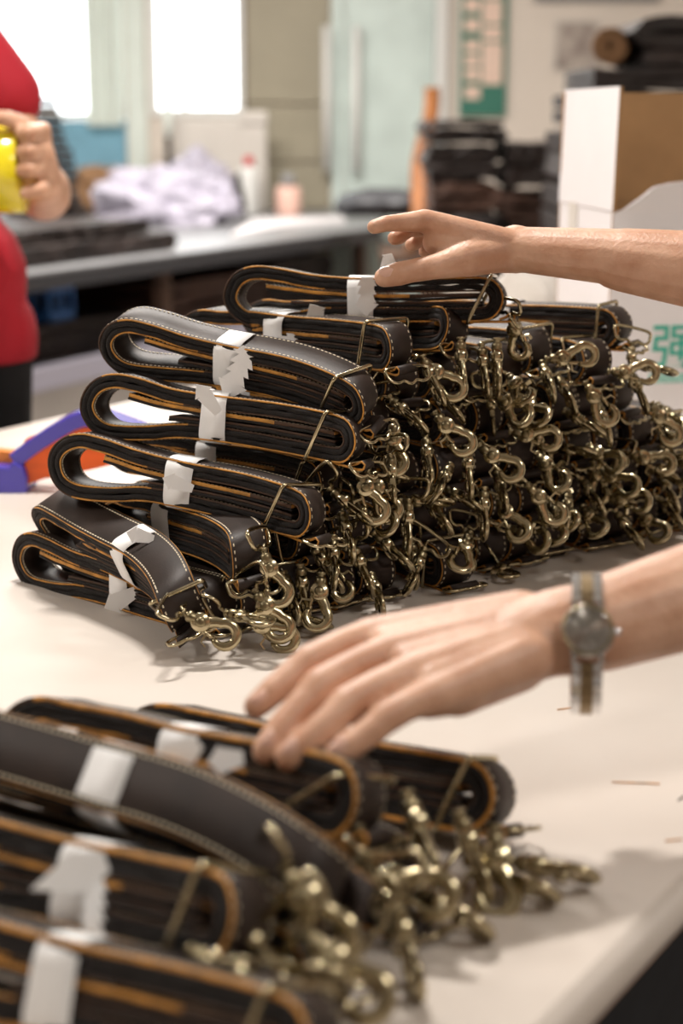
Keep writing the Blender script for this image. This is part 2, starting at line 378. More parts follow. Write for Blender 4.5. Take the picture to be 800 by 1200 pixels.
# hides under the bench
for k, (a, l, h, m) in enumerate(((1.55, .75, .12, 'darkbrown'), (2.4, .8, .20, 'redbrown'), (3.25, .5, .22, 'darkbrown'), (.7, .6, .2, 'darkbrown'))):
    slab('folded_hide', along(a, .14, .462), dd*l, nn*.6, h, M[m], ['dark hide under the bench, carrying the blue crate', 'reddish brown hide in the middle of the bench shelf', 'dark hide at the far end of the bench shelf', 'dark hide on the bench shelf hidden behind the person in red'][k], 'leather', 'hides on the shelf under the bench', 4, 10+k)
cr0 = along(1.80, .16, .585)
ct = empty('plastic_crate', cr0, 'small blue plastic crate with window-like openings under the grey bench', 'crate')
q = MB(); cw, cd, chh, t = .14, .16, .125, .008
q.obox(cr0, dd*cw, nn*cd, V((0, 0, t))); q.build('crate_bottom', M['bluecrate'], ct)
for nm, o, ex, ey in (('crate_front', cr0, dd*cw, nn*t), ('crate_back', cr0+nn*(cd-t), dd*cw, nn*t), ('crate_side', cr0, dd*t, nn*cd), ('crate_side', cr0+dd*(cw-t), dd*t, nn*cd)):
    q = MB()
    for z0, z1 in ((0, .03), (chh-.03, chh)): q.obox(o+V((0, 0, z0)), ex, ey, V((0, 0, z1-z0)))
    lx = ex if ex.length > ey.length else ey; sx = ey if ex.length > ey.length else ex
    for k in (0, .45, .9): q.obox(o+lx*k+V((0, 0, .03)), lx*.1, sx, V((0, 0, chh-.06)))
    q.build(nm, M['bluecrate'], ct)
# crumpled things on the bench
def crumple(name, c, rx, ry, rz, m, label, cat, amp=.25, seed=0, sub=4, flatbase=True, freq=2.2, base=None):
    bm = bmesh.new(); bmesh.ops.create_icosphere(bm, subdivisions=sub, radius=1.0)
    for v in bm.verts:
        p = v.co.copy(); k = 1 + amp*(noise.fractal(p*freq + V((seed*7.1, 3.3, 1.7)), 0.8, 2.2, 4) + .4*abs(noise.noise(p*freq*3+V((seed, 0, 0)))))
        p = V((p.x*rx, p.y*ry, p.z*rz))*k
        if flatbase: p.z = max(p.z, -rz*.55)
        v.co = p
    zmin = min(v.co.z for v in bm.verts)
    for v in bm.verts: v.co.z -= zmin
    me = bpy.data.meshes.new(name); bm.to_mesh(me); bm.free(); me.materials.append(m)
    me.polygons.foreach_set('use_smooth', [amp < .2]*len(me.polygons))
    o = link(name, me); o.location = c
    return tag(o, label, cat)
def bp(px, py, z=T):                         # point over the bench at height z
    r = ray(px, py); t = (z - T - CH)/r.z; return V((r.x*t, r.y*t, z))
crumple('plastic_bag', bp(196, 263), .29, .15, .15, M['bag'], 'crumpled white and lavender plastic bag heaped on the dark hides', 'bag', .35, 1)
crumple('plastic_bag', bp(232, 254), .16, .12, .20, M['bag'], 'peaked white bag standing behind the lavender one, before the white board', 'bag', .25, 4)
crumple('cloth_bundle', bp(124, 252), .20, .12, .155, M['tanbag'], 'tan brown bundled cloth left of the white plastic bag', 'cloth', .25, 2)
crumple('cloth_bundle', bp(264, 252), .12, .10, .13, M['darkbrown'], 'dark brown bundled cloth between the white bag and the red-capped bottle', 'cloth', .2, 3)
wb = empty('white_board', (Q(258, 250, 8.25).x, 8.3, T), 'off-white upholstered board standing on the bench under the bright right window', 'board')
a = Q(206, 262, 8.25); c2 = Q(312, 133, 8.25); q = MB()
q.box((a.x, 8.25, T+.001), (c2.x, 8.31, c2.z-.02)); bevel(q.build('board_face', M['offwhite'], wb), .015, 3)
q = MB(); q.box((Q(278, 0, 8.25).x, 8.235, c2.z-.05), (c2.x+.005, 8.325, c2.z+.012)); bevel(q.build('board_cap', M['offwhite'], wb), .008)
lp = empty('desk_lamp_post', bp(198, 262), 'thin black upright post with pale sleeve left of the white board', 'post')
q = MB(); x = Q(198, 200, 8.1).x; q.tube([(x, 8.1, T), (x, 8.1, Q(198, 160, 8.1).z)], .016, 8); q.build('post_base', M['blackcloth'], lp)
q = MB(); q.tube([(x, 8.1, Q(198, 160, 8.1).z), (x, 8.1, Q(198, 118, 8.1).z)], .02, 10); q.build('post_sleeve', M['curtain'], lp)
q = MB(); q.tube([(x, 8.1, Q(198, 118, 8.1).z), (x, 8.1, Q(198, 86, 8.1).z)], .007, 8); q.build('post_tip', M['blackcloth'], lp)
def bottle(px, base, topy, wpx, Y, body, cap, label, capfrac=.16, shoulder=.8):
    a = bp(px, base); Y = a.y; tz = Q(px, topy, Y).z; h = tz - a.z; r = wpx/2*Y/1900
    e = empty('bottle', a, label, 'bottle'); q = MB()
    q.lathe([(r*.9, 0), (r, .01), (r, h*shoulder*.85), (r*.85, h*shoulder), (r*.42, h*(1-capfrac))], a); q.build('bottle_body', body, e)
    q = MB(); q.lathe([(r*.5, h*(1-capfrac)), (r*.5, h*.98), (r*.3, h)], a); q.build('cap', cap, e)
bottle(292, 252, 183, 22, 6.25, M['white'], M['redplastic'], 'white squeeze bottle with a red cap on the grey bench')
bottle(338, 256, 203, 30, 6.45, M['pink'], M['grey'], 'pale pink bottle with a grey cap on the grey bench', .3, .72)
pp = MB(); p0 = bp(272, 276, T+.002); 
pp.prism([bp(270, 279, T+.001), bp(330, 268, T+.001), bp(405, 262, T+.001), bp(400, 256, T+.001), bp(300, 258, T+.001)], (0, 0, .012)); tag(pp.build('paper_sheets', M['cardwhite']), 'thin sheaf of white paper lying on the grey bench below the bottles', 'paper')
crumple('folded_cloth', Q(450, 252, 6.7), .20, .15, .07, M['greyedge'], 'dark grey folded cloth on the end of the bench before the glass door', 'cloth', .15, 6)
# spiky dark stack behind the person in red
st = empty('rag_stack', Q(66, 270, 6.1), 'tall ragged stack of dark offcuts standing behind the person in red', 'offcuts')
for k in range(15):
    py = 262 - k*10; wdt = (96 - k*5.5)/2; P = Q(55+k*.1, py, 6.1); q = MB(); rr = wdt*6.1/1900*1.05
    ang = rnd.uniform(0, 1.5); n5 = 9; poly = []
    for i in range(n5*2):
        r2 = rr*(1.0 if i % 2 else .72)*rnd.uniform(.85, 1.1); a_ = ang + math.pi*i/n5; poly.append(P + V((math.cos(a_)*r2, math.sin(a_)*r2, 0)))
    q.prism(poly, (0, 0, .024)); q.build('offcut', M['darkbrown'], st)
# ------------------------------------------------------------------ rack of hides behind, right
rk = empty('hide_rack', Q(580, 330, 5.6) * V((1, 1, 0)) if False else V((.70, 5.7, 0)), 'low dark rack loaded with folded hides behind the cardboard box', 'rack')
xa, xb = Q(503, 200, 5.6).x, Q(830, 200, 5.6).x
for z in (.30, .70): 
    q = MB(); q.box((xa, 5.6, z), (xb, 6.3, z+.03)); q.build('rack_shelf', M['wood'], rk)
for x in (xa, xb-.05):
    for y_ in (5.6, 6.25): q = MB(); q.box((x, y_, 0), (x+.05, y_+.05, .70)); q.build('rack_post', M['wood'], rk)
def rz(py): return Q(500, py, 5.6).z
rows = [(505, 655, 272, .733, 'darkbrown'),]
zt = .732
hl = [
 (498, 600, .11, 'darkbrown', 'dark folded hide on the rack behind the raised hand, lowest of the left stack'),
 (600, 690, .12, 'redbrown', 'reddish brown folded hide at rack level beside the cardboard box'),
 (504, 598, .085, 'darkbrown', 'dark folded hide second from the bottom of the left rack stack'),
 (503, 590, .11, 'redbrown', 'reddish brown folded hide halfway up the left rack stack'),
 (594, 700, .15, 'redbrown', 'reddish brown folded hide on the right rack stack beside the box edge'),
 (500, 590, .12, 'darkbrown', 'dark hide second from the top of the left rack stack'),
 (590, 700, .17, 'darkbrown', 'dark hide second from top of the right rack stack'),
 (497, 600, .085, 'darkbrown', 'dark flat hide topping the left rack stack below the green notice board')]
stackz = {0: .732, 1: .732}
for k, (pa, pb_, h, m, lab) in enumerate(hl):
    sd = 0 if pa < 560 else 1
    x0_, x1_ = Q(pa, 200, 5.6).x, Q(pb_, 200, 5.6).x
    slab('folded_hide', V((x0_, 5.6 + rnd.uniform(-.02, .03), stackz[sd])), V((x1_-x0_-.02, 0, 0)), V((0, .55, 0)), h-.006, M[m], lab, 'leather', 'hides stacked on the rack', 2 + k % 3, 30+k)
    stackz[sd] += h
# big stack upper right
zz = T - .02
bx0, bx1 = Q(668, 100, 4.6).x, Q(880, 100, 4.6).x
bt = empty('side_table', (bx0, 4.6, 0), 'dark side table carrying the tall hide stack behind the box', 'table')
q = MB(); q.box((bx0-.02, 4.55, T-.06), (bx1+.02, 5.3, T-.021)); q.build('table_top', M['wood'], bt)
for x in (bx0, bx1-.05):
    for y_ in (4.57, 5.2): q = MB(); q.box((x, y_, 0), (x+.05, y_+.05, T-.06)); q.build('leg', M['wood'], bt)
lv = [(668, 880, .14), (664, 880, .16), (668, 880, .16), (676, 880, .10), (690, 880, .06)]
lbs = ['dark hide lowest on the side table behind the box', 'dark hide second from the bottom of the side table stack', 'dark hide in the middle of the side table stack', 'broad dark hide showing just above the white box edge', 'dark hide below the tan rolled hide above the box']
for k, (pa, pb_, h) in enumerate(lv):
    x0_, x1_ = Q(pa, 100, 4.6).x, Q(pb_, 100, 4.6).x
    slab('folded_hide', V((x0_, 4.6, zz)), V((x1_-x0_, 0, 0)), V((0, .6, 0)), h-.004, M['darkbrown'], lbs[k], 'leather', 'hides stacked on the side table', 2, 50+k); zz += h
def roll(name, P, axis, r, L, m, label, seed=0):
    pts = []; ax = V(axis).normalized(); u = ax.orthogonal().normalized(); v_ = ax.cross(u)
    b = MB(); n = 90; turns = 4; vs = []; th = r/turns*.38
    for i in range(n+1):
        a_ = turns*2*math.pi*i/n; rr = r*.18 + (r-r*.18)*i/n
        for (k, o) in ((0, -th), (0, th), (1, th), (1, -th)):
            vs.append(V(P) + (u*math.cos(a_)+v_*math.sin(a_))*(rr+o) + ax*L*k)
    fs = [(i*4+k, i*4+(k+1) % 4, i*4+4+(k+1) % 4, i*4+4+k) for i in range(n) for k in range(4)]
    b.add(vs, fs, 0, True); return tag(b.build(name, m), label, 'leather')
roll('rolled_hide', V((Q(712, 60, 4.65).x, 4.62, zz+.052)), (.25, 1, 0), .048, .4, M['tanbag'], 'tan brown rolled hide on top of the dark hide stack above the box')
slab('folded_hide', V((Q(752, 60, 4.6).x, 4.6, zz+.001)), V((.42, 0, 0)), V((0, .5, 0)), .135, M['darkbrown'], 'thick dark folded hide at the very top right of the stack', 'leather', 'hides stacked on the side table', 3, 60)
# orange leather sheet leaning beside the door
lh = MB(); a = Q(484, 216, 6.3); c2 = Q(505, 100, 6.5)
n = 14; vs = []
P0, P1 = V((a.x, 6.35, .735)), V((c2.x+.02, 6.9, c2.z))
for i in range(n+1):
    f_ = i/n
    for sgn, w2 in ((-1, .03), (1, .035)):
        c3 = P0.lerp(P1, f_) + V((sgn*w2 + .012*math.sin(f_*9), .02*math.sin(f_*7+sgn), 0)); vs += [c3, c3 + V((0, .02, 0))]
fs = []
for i in range(n): o = i*4; fs += [(o, o+2, o+6, o+4), (o+1, o+5, o+7, o+3), (o, o+4, o+5, o+1), (o+2, o+3, o+7, o+6)]
fs += [(0, 1, 3, 2), (n*4, n*4+2, n*4+3, n*4+1)]
lh.add(vs, fs); tag(lh.build('leather_strip', M['orangehide']), 'orange tan leather strip leaning upright beside the frosted glass door', 'leather')
stl = empty('stool', (P0.x, 6.4, 0), 'small dark wooden stool under the leaning orange leather strip', 'stool')
q = MB(); q.box((P0.x-.12, 6.25, .70), (P0.x+.12, 7.0, .733)); q.build('seat', M['wood'], stl)
for x in (-.1, .07):
    for y_ in (6.28, 6.92): q = MB(); q.box((P0.x+x, y_, 0), (P0.x+x+.035, y_+.035, .70)); q.build('leg', M['wood'], stl)
# ================================================================== PACKING TABLE
E0, E1 = G(800, 1080), G(690, 1200)
de = (E0 - E1); de.z = 0; de.normalize(); ne = V((-de.y, de.x, 0))      # de: along near right edge; ne: across the table, away
F0 = G(0, 497); F1 = G(100, 483)
wdt = ((F0 + F1)/2 - E0).dot(ne)
pt = empty('packing_table', (E0.x, E0.y, 0), 'broad packing table covered in creamy smooth sheet with rounded edges', 'table')
C1 = E1 - de*0.95; L1 = 4.1
q = MB(); ra = .014; prof = []          # rounded edge section across the table
for k in range(7): a_ = -math.pi/2 + math.pi*k/6; prof.append((wdt-ra+ra*math.cos(a_), -ra+ra*math.sin(a_)))
for k in range(7): a_ = math.pi/2 + math.pi*k/6; prof.append((.010+ra+ra*math.cos(a_), -ra+ra*math.sin(a_)))
q.prism([C1 + ne*u + V((0, 0, z)) for u, z in prof], de*L1, 0, True)
me = q.build('table_top', M['table'], pt)
for p in me.data.polygons: p.use_smooth = len(p.vertices) < 5 and p.area < .3
def tleg(u, v_):
    q = MB(); q.obox(C1 + de*u + ne*v_ + V((0, 0, -T+.001)), de*.07, ne*.07, V((0, 0, T-.030))); q.build('leg', M['wood'], pt)
for u in (.15, 2.0, L1-.25):
    for v_ in (.12, wdt-.2): tleg(u, v_)
q = MB(); q.obox(C1 + de*.1 + ne*.1 + V((0, 0, -.16)), de*(L1-.2), ne*.03, V((0, 0, .131))); q.obox(C1 + de*.1 + ne*(wdt-.13) + V((0, 0, -.16)), de*(L1-.2), ne*.03, V((0, 0, .131))); q.build('apron', M['wood'], pt)
q = MB(); q.obox(C1 + de*.06 + ne*.14 + V((0, 0, -T+.004)), de*(L1-.12), ne*.02, V((0, 0, T-.034))); q.build('under_table_shade', M['blackcloth'], pt)  # black board added to stand in for the deep shade under the tabletop
# thin leather scraps and thread ends on the cover
for k, (px, py, ln, ang, m, lab) in enumerate(((447, 826, .014, .6, 'leather', 'dark thread end curled on the table below the near wrist'), (661, 831, .012, .2, 'edge', 'tan scrap by the hanging watch bracelet'), (745, 918, .034, -.15, 'edge', 'long faint tan thread on the table at the right'), (798, 936, .008, .8, 'leather', 'dark crumb of leather at the right frame edge'), (790, 985, .012, .1, 'edge', 'short tan scrap near the table corner'))):
    P = G(px, py, .0006); d3 = V((math.cos(ang), math.sin(ang), 0)); q = MB()
    q.tube(cr([P-d3*ln/2, P+V((0, .001, 0)), P+d3*ln/2+V((0, .002, 0))], .003), .0005, 5); tag(q.build('thread_scrap', M[m]), lab, 'scrap')
# ================================================================== STRAP BUNDLES
W = 0.040                                   # strap width
def ribbon(b, path, closed, n0, n1, w2, mo, mi, me, warp, rj=None, amp=0.0, dark=None, ch=.0005):
    """sweep a flat strip (from offset n0 to n1 off the path, half width w2) along a path in the x-z plane"""
    N = len(path); base = len(b.v); vs = []
    ph = rj.uniform(0, 9) if rj else 0
    for i, p in enumerate(path):
        a = path[i-1] if (closed or i) else p; c2 = path[(i+1) % N] if (closed or i < N-1) else p
        t = (c2-a).normalized(); nr = V((-t.z, 0, t.x))
        j = amp*noise.noise(V((p.x*55+ph, p.z*55, ph))); j2 = amp*.9*noise.noise(V((p.x*80+ph, ph, p.z*80)))
        for (y, o) in ((-w2, n0+ch), (-w2+ch, n0), (w2-ch, n0), (w2, n0+ch), (w2, n1-ch), (w2-ch, n1), (-w2+ch, n1), (-w2, n1-ch)):
            q = p + nr*(o+j); q = V((q.x, y + (j2 if abs(y) > .001 else 0)*(1 if y > 0 else -1), q.z)); vs.append(warp(q))
    mats = [me, mi, me, me, me, mo, me, me]; mats = [me, mi, me, me, me, mo, me, me]
    fs = []; ms = []
    for i in range(N if closed else N-1):
        jn = (i+1) % N
        for k in range(8):
            l = (k+1) % 8; fs.append((i*8+k, jn*8+k, jn*8+l, i*8+l)); mm = mats[k]
            if dark and mm == me and dark(path[i]): mm = 2
            ms.append(mm)
    if not closed: fs += [tuple(range(8)), tuple((N-1)*8+k for k in range(8))[::-1]]; ms += [me, me]
    b.add(vs, fs, ms)
def stitches(b, path, closed, off, w2, warp, inset=.0034, pitch=.0046, ln=.0031, sgn=1):
    P = cr(path, pitch/3, closed) if False else path
    # walk the path by length
    acc = 0; N = len(P); segs = N if closed else N-1; nxt = 0
    for i in range(segs):
        a, c2 = P[i], P[(i+1) % N]; L = (c2-a).length
        if L < 1e-7: continue
        t = (c2-a)/L; nr = V((-t.z, 0, t.x))*sgn
        while nxt <= acc + L:
            p = a + t*(nxt-acc)
            for y in (-w2+inset, w2-inset):
                vs = []
                for dx, dn in ((-ln/2, 0), (ln/2, 0), (ln/2*.7, .00045), (-ln/2*.7, .00045)):
                    for dy in (-.00055, .00055): q = p + t*dx + nr*(off-.0001+dn) ; vs.append(warp(V((q.x, y+dy, q.z))))
                b.add(vs, [(0, 1, 3, 2), (2, 3, 5, 4), (4, 5, 7, 6), (6, 7, 1, 0), (0, 2, 4, 6), (1, 7, 5, 3)], 0, False)
            nxt += pitch
        acc += L
class Shape: pass
def make_shape(L=.28, seed=0, droop=0.0, hl=.051, tongue=-.105, bendy=0.0, tdip=0.0, gapz=0.0, endbend=0.0, lt=.0018):
    """all meshes of one folded strap bundle; x along it (loop at -L/2), z up from 0"""
    r = random.Random(seed); s = Shape(); s.eb = math.atan(endbend*1.7/(L/2)*.85); H = .046; k = L/.28; s.L = L
    zc = H/2
    def J(a): return r.uniform(-a, a)
    a = (hl-.0146)/2
    base = [(.116, .0150), (.06, .0155+J(.001)), (0, .0150), (-.05, .0172+J(.001)), (-.088, a*.96), (-.113, a), (-.130, a*.66), (-.1375, .001+J(.002)), (-.131, -a*.62), (-.114, -a*.98), (-.08, -a*.93), (-.04, -.0165+J(.001)), (0, -.0150), (.06, -.0155+J(.001)), (.116, -.0150), (.1285, -.0105), (.133, 0), (.1285, .0105)]
    path = cr([V((x*k, 0, z)) for x, z in base], .0042, True)
    def warp(p):
        u = p.x/(L/2); return V((p.x, p.y + bendy*(1-u*u)*.02 - endbend*max(0, u-.15)**2, p.z + zc + droop*(.25-u*u*.25-.0) + tdip*u))
    s.warp = warp; s.H = H
    # path runs right -> left on top, so its normal (-tz, tx) points down (inward); outward offsets are negative
    dk = lambda p: p.x < -.118*k
    lb = MB(); ribbon(lb, path, True, -.0055-lt, -.0055, W/2, 0, 0, 1, warp, dark=dk); ribbon(lb, path, True, .0055, .0073, W/2-.0004, 0, 0, 1, warp, r, .0004, dark=lambda p: p.x > -.035*k)
    s.leather = lb.mesh('leather_strap', [M['leather'], M['edge'], M['edge_dark']])
    fb = MB(); ribbon(fb, path, True, -.0057, -.0002, W/2+.0004, 0, 0, 0, warp, r, .0014, ch=.0016); ribbon(fb, path, True, .0002, .0056, W/2+.0004, 0, 0, 0, warp, r, .0014, ch=.0016)
    s.felt = fb.mesh('felt_lining', M['felt'])
    t0 = tongue; s.tx = J(.015)
    t1 = cr([V((x*k, 0, z)) for x, z in ((t0, .0105+J(.001)), (t0+.02, .0075), (-.05, .0050), (-.01, .0030), (.04, .0022), (.075, .0025), (.116, .0030))], .006)
    t2 = cr([V((x*k, 0, z)) for x, z in ((-.055+J(.02), -.0052), (-.02, -.0045), (.03, -.0040), (.117, -.0042))], .006)
    tb = MB(); ribbon(tb, t1, False, .0000, .0036, W/2-.001, 0, 0, 1, warp, r, .0005, dark=lambda p: p.x > (.055+s.tx)*k); ribbon(tb, t2, False, .0, .0024, W/2-.001, 0, 0, 2, warp, r, .0005)
    s.tongue = tb.mesh('strap_tongue', [M['leather'], M['edge'], M['edge_dark']])
    ub = MB(); ribbon(ub, t1, False, -.0027, -.0001, W/2-.0004, 0, 0, 0, warp, r, .0008, ch=.0009); ribbon(ub, t2, False, -.0030, -.0001, W/2, 0, 0, 0, warp, r, .0008, ch=.0009)
    s.tfelt = ub.mesh('tongue_lining', M['felt'])
    sb = MB(); stitches(sb, path, True, .0055+lt, W/2, warp, sgn=-1); stitches(sb, path, True, .0073, W/2, warp, sgn=1); stitches(sb, t1, False, .0036, W/2, warp)
    s.stitch = sb.mesh('stitching', M['thread'])
    # tab with an end curled round the wire loop
    xe = .134*k; tp = [V((xe-.045, 0, -.0195)), V((xe-.01, 0, -.0197)), V((xe+.010, 0, -.0200)), V((xe+.0165, 0, -.0180)), V((xe+.0175, 0, -.0140)), V((xe+.0135, 0, -.0120)), V((xe+.0090, 0, -.0150)), V((xe+.002, 0, -.0175))]
    tp = [p - V((0, 0, .003)) for p in tp]; tb = MB(); ribbon(tb, cr(tp, .003), False, -.0011, .0011, .0175, 0, 0, 1, warp); s.tab = tb.mesh('strap_tab', [M['leather'], M['edge'], M['edge_dark']])
    s.xe = xe; s.tabpt = warp(V((xe+.0135, 0, -.016)))
    return s
def band_mesh(H2=.0245, w2=.0225, bw=.026, taper=.0, seed=0, flat=True):
    r = random.Random(seed); pts = []; R = .013
    for cy, cz, a0 in ((w2-R, H2-R, 0), (-(w2-R), H2-R, 90), (-(w2-R), -(H2-R), 180), (w2-R, -(H2-R), 270)):
        for k in range(6): a_ = math.radians(a0 + 90*k/5); pts.append((cy + R*math.cos(a_), cz + R*math.sin(a_)))
    b = MB(); n = len(pts); vs = []
    for (x, o) in ((-bw/2, 0), (bw/2, 0), (bw/2, .0004), (-bw/2, .0004)):
        for y, z in pts:
            m = 1 + o/.02; vs.append(V((x*(1+taper*z/.02) + .0015*math.sin(y*90+seed), y*m, z*m)))
    fs = [(q*n+i, q*n+(i+1) % n, ((q+1) % 4)*n+(i+1) % n, ((q+1) % 4)*n+i) for q in range(4) for i in range(n)]
    b.add(vs, fs, 0); return b.mesh('paper_band', M['paper'])
BANDS = [band_mesh(seed=i, taper=.05*(i-1), bw=.025+.001*i) for i in range(3)]
def frame_mesh(hw, hh, r=.0020):
    pts = []; R = .004
    for cy, cz, a0 in ((hw-R, hh-R, 0), (-(hw-R), hh-R, 90), (-(hw-R), -(hh-R), 180), (hw-R, -(hh-R), 270)):
        for k in range(4): a_ = math.radians(a0+30*k); pts.append(V((0, cy+R*math.cos(a_), cz+R*math.sin(a_))))
    b = MB(); b.tube(pts, r, 8, True, up=(1, 0, 0)); return b.mesh('buckle_frame', M['brass'])
FRAME = frame_mesh(.0250, .0262)
# ---- trigger snap hook: x runs from the swivel (0) to the far rim of the hook (.045), flat face normal y
def arc(cx, cz, R, a0, a1, n): return [V((cx+R*math.cos(math.radians(a0+(a1-a0)*k/n)), 0, cz+R*math.sin(math.radians(a0+(a1-a0)*k/n)))) for k in range(n+1)]
hb = MB()
pth = [V((.0125, 0, .0005)), V((.018, 0, -.0025)), V((.0235, 0, -.0062))] + arc(.0335, -.0005, .0092, 222, 492, 16)
rad = [.0052, .0048, .0044] + [.0042]*8 + [.0040]*5 + [.0036, .0032, .0028, .0024]
hb.tube(pth, rad, 10, False, flat=.62, up=(0, 1, 0))
hb.lathe([(.0070, -.0038), (.0077, -.0031), (.0077, .0031), (.0070, .0038)], (.0125, 0, 0), (0, 1, 0), 16)
HOOK = hb.mesh('snap_hook', M['brass'])
lv = MB(); lv.tube([V((.0135, 0, .003)), V((.019, 0, .0055)), V((.0245, 0, .0060)), V((.0275, 0, .0055))], [.0022, .0022, .0020, .0016], 6, up=(0, 1, 0))
lv.box((.0195, -.0022, .0050), (.0212, .0022, .0135)); lv.box((.0205, -.0024, .0126), (.0255, .0024, .0138), rot=Matrix.Rotation(-.35, 3, 'Y'), org=(.0205, 0, .013))
LEVER = lv.mesh('trigger_lever', M['brass'])
rv = MB(); rv.lathe([(.0018, -.0056), (.0036, -.0050), (.0040, -.0040), (.0040, .0040), (.0036, .0050), (.0018, .0056)], (.0125, 0, 0), (0, 1, 0), 14); RIVET = rv.mesh('rivet', M['brass_dark'])
sw = MB(); sw.lathe([(.0022, -.004), (.0038, -.0036), (.0038, -.002), (.0025, -.0015), (.0025, .0005), (.0042, .001), (.0048, .003), (.0044, .008), (.0030, .010)], (0, 0, 0), (1, 0, 0), 14); SWIVEL = sw.mesh('swivel_post', M['brass_dark'])
wl = [(-.020, .0150), (-.0125, .0178), (-.0065, .0155), (-.0045, .0105), (-.0062, .0055), (-.0030, .0015)]
wl = [(x, y*1.33) for x, y in wl]; wl = wl + [(x, -y) for x, y in wl[::-1]]
wb_ = MB(); wb_.tube(cr([V((x, y, 0)) for x, y in wl], .002, True), .0018, 7, True, up=(0, 0, 1)); WIRE = wb_.mesh('wire_loop', M['brass'])
hookpos = []
def add_hook(parent, mw, wire=True):
    o = bpy.data.objects.new('snap_hook', HOOK); COL.objects.link(o); o.parent = parent
    o.matrix_basis = (world(parent)).inverted() @ mw
    for nm, me in (('trigger_lever', LEVER), ('rivet', RIVET), ('swivel_post', SWIVEL)) + ((('wire_loop', WIRE),) if wire else ()):
        c3 = bpy.data.objects.new(nm, me); COL.objects.link(c3); c3.parent = o
        if nm == 'wire_loop': c3.rotation_euler = (random.Random(len(hookpos)).uniform(-1.2, 1.2), 0, 0)
    hookpos.append(o); return o
def frame_from(X, up, P):
    X = V(X).normalized(); Y = V(up).cross(X); Y = Y.normalized() if Y.length > 1e-6 else X.orthogonal().normalized(); Z = X.cross(Y)
    m = Matrix.Identity(4)
    for i in range(3): m[i][0] = X[i]; m[i][1] = Y[i]; m[i][2] = Z[i]; m[i][3] = P[i]
    return m
def put_bundle(shape, loop, end, label, group, roll=0.0, band=None, bandi=0, ring=.25, ringx=-.020, tab=True, zshift=0, inner=True):
    X = (end-loop).normalized(); mid = (end+loop)/2 + V((0, 0, zshift))
    m = frame_from(X, (0, 0, 1), mid) @ Matrix.Rotation(roll, 4, 'X') @ Matrix.Translation((0, 0, -shape.H/2))
    e = empty('strap_bundle', None, label, 'strap bundle', group, m)
    link('leather_strap', shape.leather, e, True); link('felt_lining', shape.felt, e, True)
    if inner: link('strap_tongue', shape.tongue, e, True); link('tongue_lining', shape.tfelt, e, True)
    st = link('stitching', shape.stitch, e, True); st['kind'] = 'stuff'
    if tab: link('strap_tab', shape.tab, e, True)
    if band is not None:
        o = link('paper_band', BANDS[bandi % 3], e, True); x = (band-.5)*shape.L; p = shape.warp(V((x, 0, 0))); o.location = p; o.rotation_euler = (0, 0, random.Random(int(band*1000)+bandi).uniform(-.12, .12))
    if ring is not None:
        o = link('buckle_frame', FRAME, e, True); p = shape.warp(V((shape.xe+ringx, 0, 0))); o.location = p; o.rotation_euler = (0, ring, -shape.eb)
    if tab:
        rr_ = random.Random(int(abs(end.x*7919+end.z*6007)*1000)); o = link('wire_loop', WIRE, e, True); pt_ = rr_.uniform(.15, 1.1) if end.z > T+.06 else rr_.uniform(-.3, .05)
        R_ = Matrix.Rotation(-shape.eb, 4, 'Z') @ Matrix.Rotation(pt_, 4, 'Y'); o.matrix_basis = Matrix.Translation(shape.tabpt - V((0, 0, .0025))) @ R_ @ Matrix.Translation((.0185, 0, 0))
    return e
def tail(parent, base, tip, width, teeth=5, arrow=.35, th=.0005, facing=None):
    """serrated paper tail pulled through the band"""
    base, tip = V(base), V(tip); t = tip-base; L = t.length; t.normalize()
    tocam = (cam.location - base).normalized() if facing is None else V(facing).normalized(); s2 = t.cross(tocam).normalized(); nrm = s2.cross(t)
    left = []; right = []; body = L*(1-arrow)
    for i in range(teeth):
        a = body*i/teeth; b2 = body*(i+1)/teeth
        left += [base+t*a+s2*width*.27, base+t*b2+s2*width*.5]; right += [base+t*a-s2*width*.27, base+t*b2-s2*width*.5]
    left += [base+t*body+s2*width*.3, base+t*(body+.001)+s2*width*.62]; right += [base+t*body-s2*width*.3, base+t*(body+.001)-s2*width*.62]
    # strip of quads then the arrow head, every piece given thickness
    b = MB(); 
    for i in range(len(left)-1):
        if i % 2 == 0: b.prism([left[i], left[i+1], right[i+1], right[i]], nrm*th)
    k = len(left)-1; b.prism([left[k], tip, right[k]], nrm*th)
    return b.build('band_tail', M['paper'], parent)
